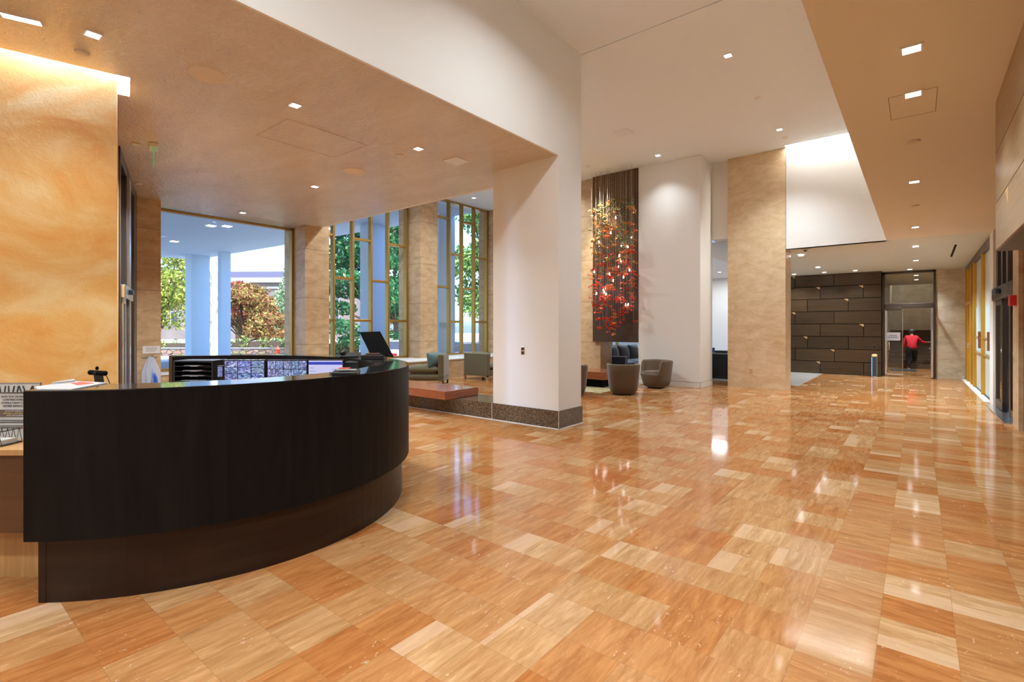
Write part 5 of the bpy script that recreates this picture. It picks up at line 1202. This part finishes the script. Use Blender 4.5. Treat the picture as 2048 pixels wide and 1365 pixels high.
def hedge(label, x, y, lx, ly, h, rz, n, seed, base=0.0):
    rng = random.Random(seed); t = thing('hedge', label, 'hedge', (x, y, GZ + base), rz, 'hedges outside')
    B((-lx / 2 * .9, -ly / 2 * .8, -.02), (lx / 2 * .9, ly / 2 * .8, h * .8)).build('stems', 'bark', t)
    mb = MB()
    blobs = [((rng.uniform(-lx / 2, lx / 2), rng.uniform(-ly / 2, ly / 2), h * rng.uniform(.4, .7)), (.45, .4, h * .42)) for _ in range(max(6, int(lx * 3)))]
    leaves(mb, rng, blobs, n, .085); mb.build('foliage', 'leaf_hedge', t)
wv = Vector((7.39, 5.95)); wa = math.atan2(wv.y, wv.x)
def on_wall(px_off, back): p = Vector((-45.39, 13.52)) + wv.normalized() * px_off + Vector((-wv.y, wv.x)).normalized() * back; return p.x, p.y
t = thing('stone_wall', 'low rubble stone garden wall across the street', 'wall', (*on_wall(3.5, 0), GZ), wa)
B((-7.5, -.22, -.02), (8.5, .22, .56)).build('rubble', 'rubble', t); B((-7.55, -.27, .56), (8.55, .27, .64)).build('coping', 'cap', t)
hedge('low sunny hedge behind the stone wall, right part', *on_wall(6.3, 1.75), 5.2, 1.2, 1.35, wa, 2600, 31)
hedge('low sunny hedge behind the stone wall, left part', *on_wall(-.6, 1.6), 3.8, 1.0, 1.15, wa, 2000, 32)
hedge('dark clipped hedge beside the parked white car', -34.2, 21.8, 2.6, 1.1, 1.2, .6, 1500, 33)
t = thing('fire_hydrant', 'red orange fire hydrant before the stone wall', 'fire hydrant', (-36.55, 18.0, GZ))
MB().lathe([(.001, 0), (.2, 0), (.2, .06), (.13, .08), (.13, .55), (.17, .57), (.17, .62), (.13, .68), (.06, .78), (.001, .80)], 16).build('barrel', 'orange_red', t, smooth=True)
MB().cyl((-.24, 0, .42), (.24, 0, .42), .06, .06, 10).cyl((0, -.22, .38), (0, 0, .38), .08, .08, 10).build('nozzle', 'orange_red', t)
MB().cyl((0, 0, .78), (0, 0, .86), .03, .03, 6).build('cap_nut', 'cap', t)
# old stone building
t = thing('old_building', 'old grey brown stone building with a cornice beyond the trees', 'building', (-98, 40, GZ), R(37))
B((-24, 0, 0), (22, 16, 10.4)).build('stone_wall', 'sandstone', t)
B((-24.6, -.8, 10.4), (22.6, 16.8, 11.3)).build('cornice', 'cap', t); B((-24.2, -.3, 9.3), (22.2, 0, 9.7)).build('string_course', 'cap', t)
MB().add([(-24.6, -.8, 11.3), (22.6, -.8, 11.3), (22.6, 16.8, 11.3), (-24.6, 16.8, 11.3), (-16, 8, 13.4), (15, 8, 13.4)], [(0, 1, 5, 4), (1, 2, 5), (2, 3, 4, 5), (3, 0, 4), (0, 3, 2, 1)]).build('roof', 'roof', t)
for i in range(9):
    x = -21 + 5 * i
    w_ = B((x - .8, -.12, 6.6), (x + .8, .1, 8.6)).build('window', 'cap', t); B((x - .62, -.16, 6.75), (x + .62, -.1, 8.45)).build('pane', 'dark_glass', w_)
    w_ = B((x - .8, -.12, 2.4), (x + .8, .1, 5.2)).build('window', 'cap', t); B((x - .62, -.16, 2.55), (x + .62, -.1, 5.05)).build('pane', 'dark_glass', w_)
# cars
def car(label, x, y, rz, paint):
    t = thing('parked_car', label, 'car', (x, y, GZ), rz, 'parked cars')
    prof = [(-2.2, .35), (-2.25, .62), (-2.1, .85), (-1.2, .95), (1.55, .93), (2.12, .80), (2.25, .55), (2.2, .3)]
    def loft(mb, prof, hw, top_in=0.0):
        n = len(prof); mb.add([(x_, -hw + (top_in if z_ > .9 else 0), z_) for x_, z_ in prof] + [(x_, hw - (top_in if z_ > .9 else 0), z_) for x_, z_ in prof], [tuple(range(n)), tuple(range(2 * n - 1, n - 1, -1))] + [(i, n + i, n + (i + 1) % n, (i + 1) % n) for i in range(n)]); return mb
    loft(MB(), prof, .88, .04).build('car_body', paint, t, bevel=.06, seg=3)
    loft(MB(), [(-1.35, .93), (-.75, 1.40), (.55, 1.42), (1.30, .92)], .78, .0).build('cabin_glass', 'dark_glass', t, bevel=.05)
    loft(MB(), [(-.80, 1.385), (-.72, 1.44), (.50, 1.46), (.62, 1.40)], .74, .0).build('roof_panel', paint, t, bevel=.02)
    for sx in (-1.35, 1.4):
        for sy in (-.82, .82):
            w_ = MB().cyl((sx, sy - .1, .33), (sx, sy + .1, .33), .33, .33, 20).build('wheel', 'tyre', t, bevel=.03); MB().cyl((sx, sy - .11, .33), (sx, sy + .11, .33), .2, .2, 14).build('hubcap', 'chrome', w_)
    for sy in (-.6, .6): B((2.12, sy - .2, .58), (2.26, sy + .2, .72)).build('headlamp', 'white_plastic', t, bevel=.02); B((-2.27, sy - .2, .62), (-2.12, sy + .2, .76)).build('tail_lamp', 'lamp_red', t, bevel=.02)
car('white parked car behind the visitor screen', -24.6, 19.0, R(130), 'car_white')
car('blue parked car low in the farthest gold window', -18.7, 19.6, R(60), 'car_blue')
car('silver parked car at the right of the farthest gold window', -20.6, 24.4, R(55), 'car_silver')
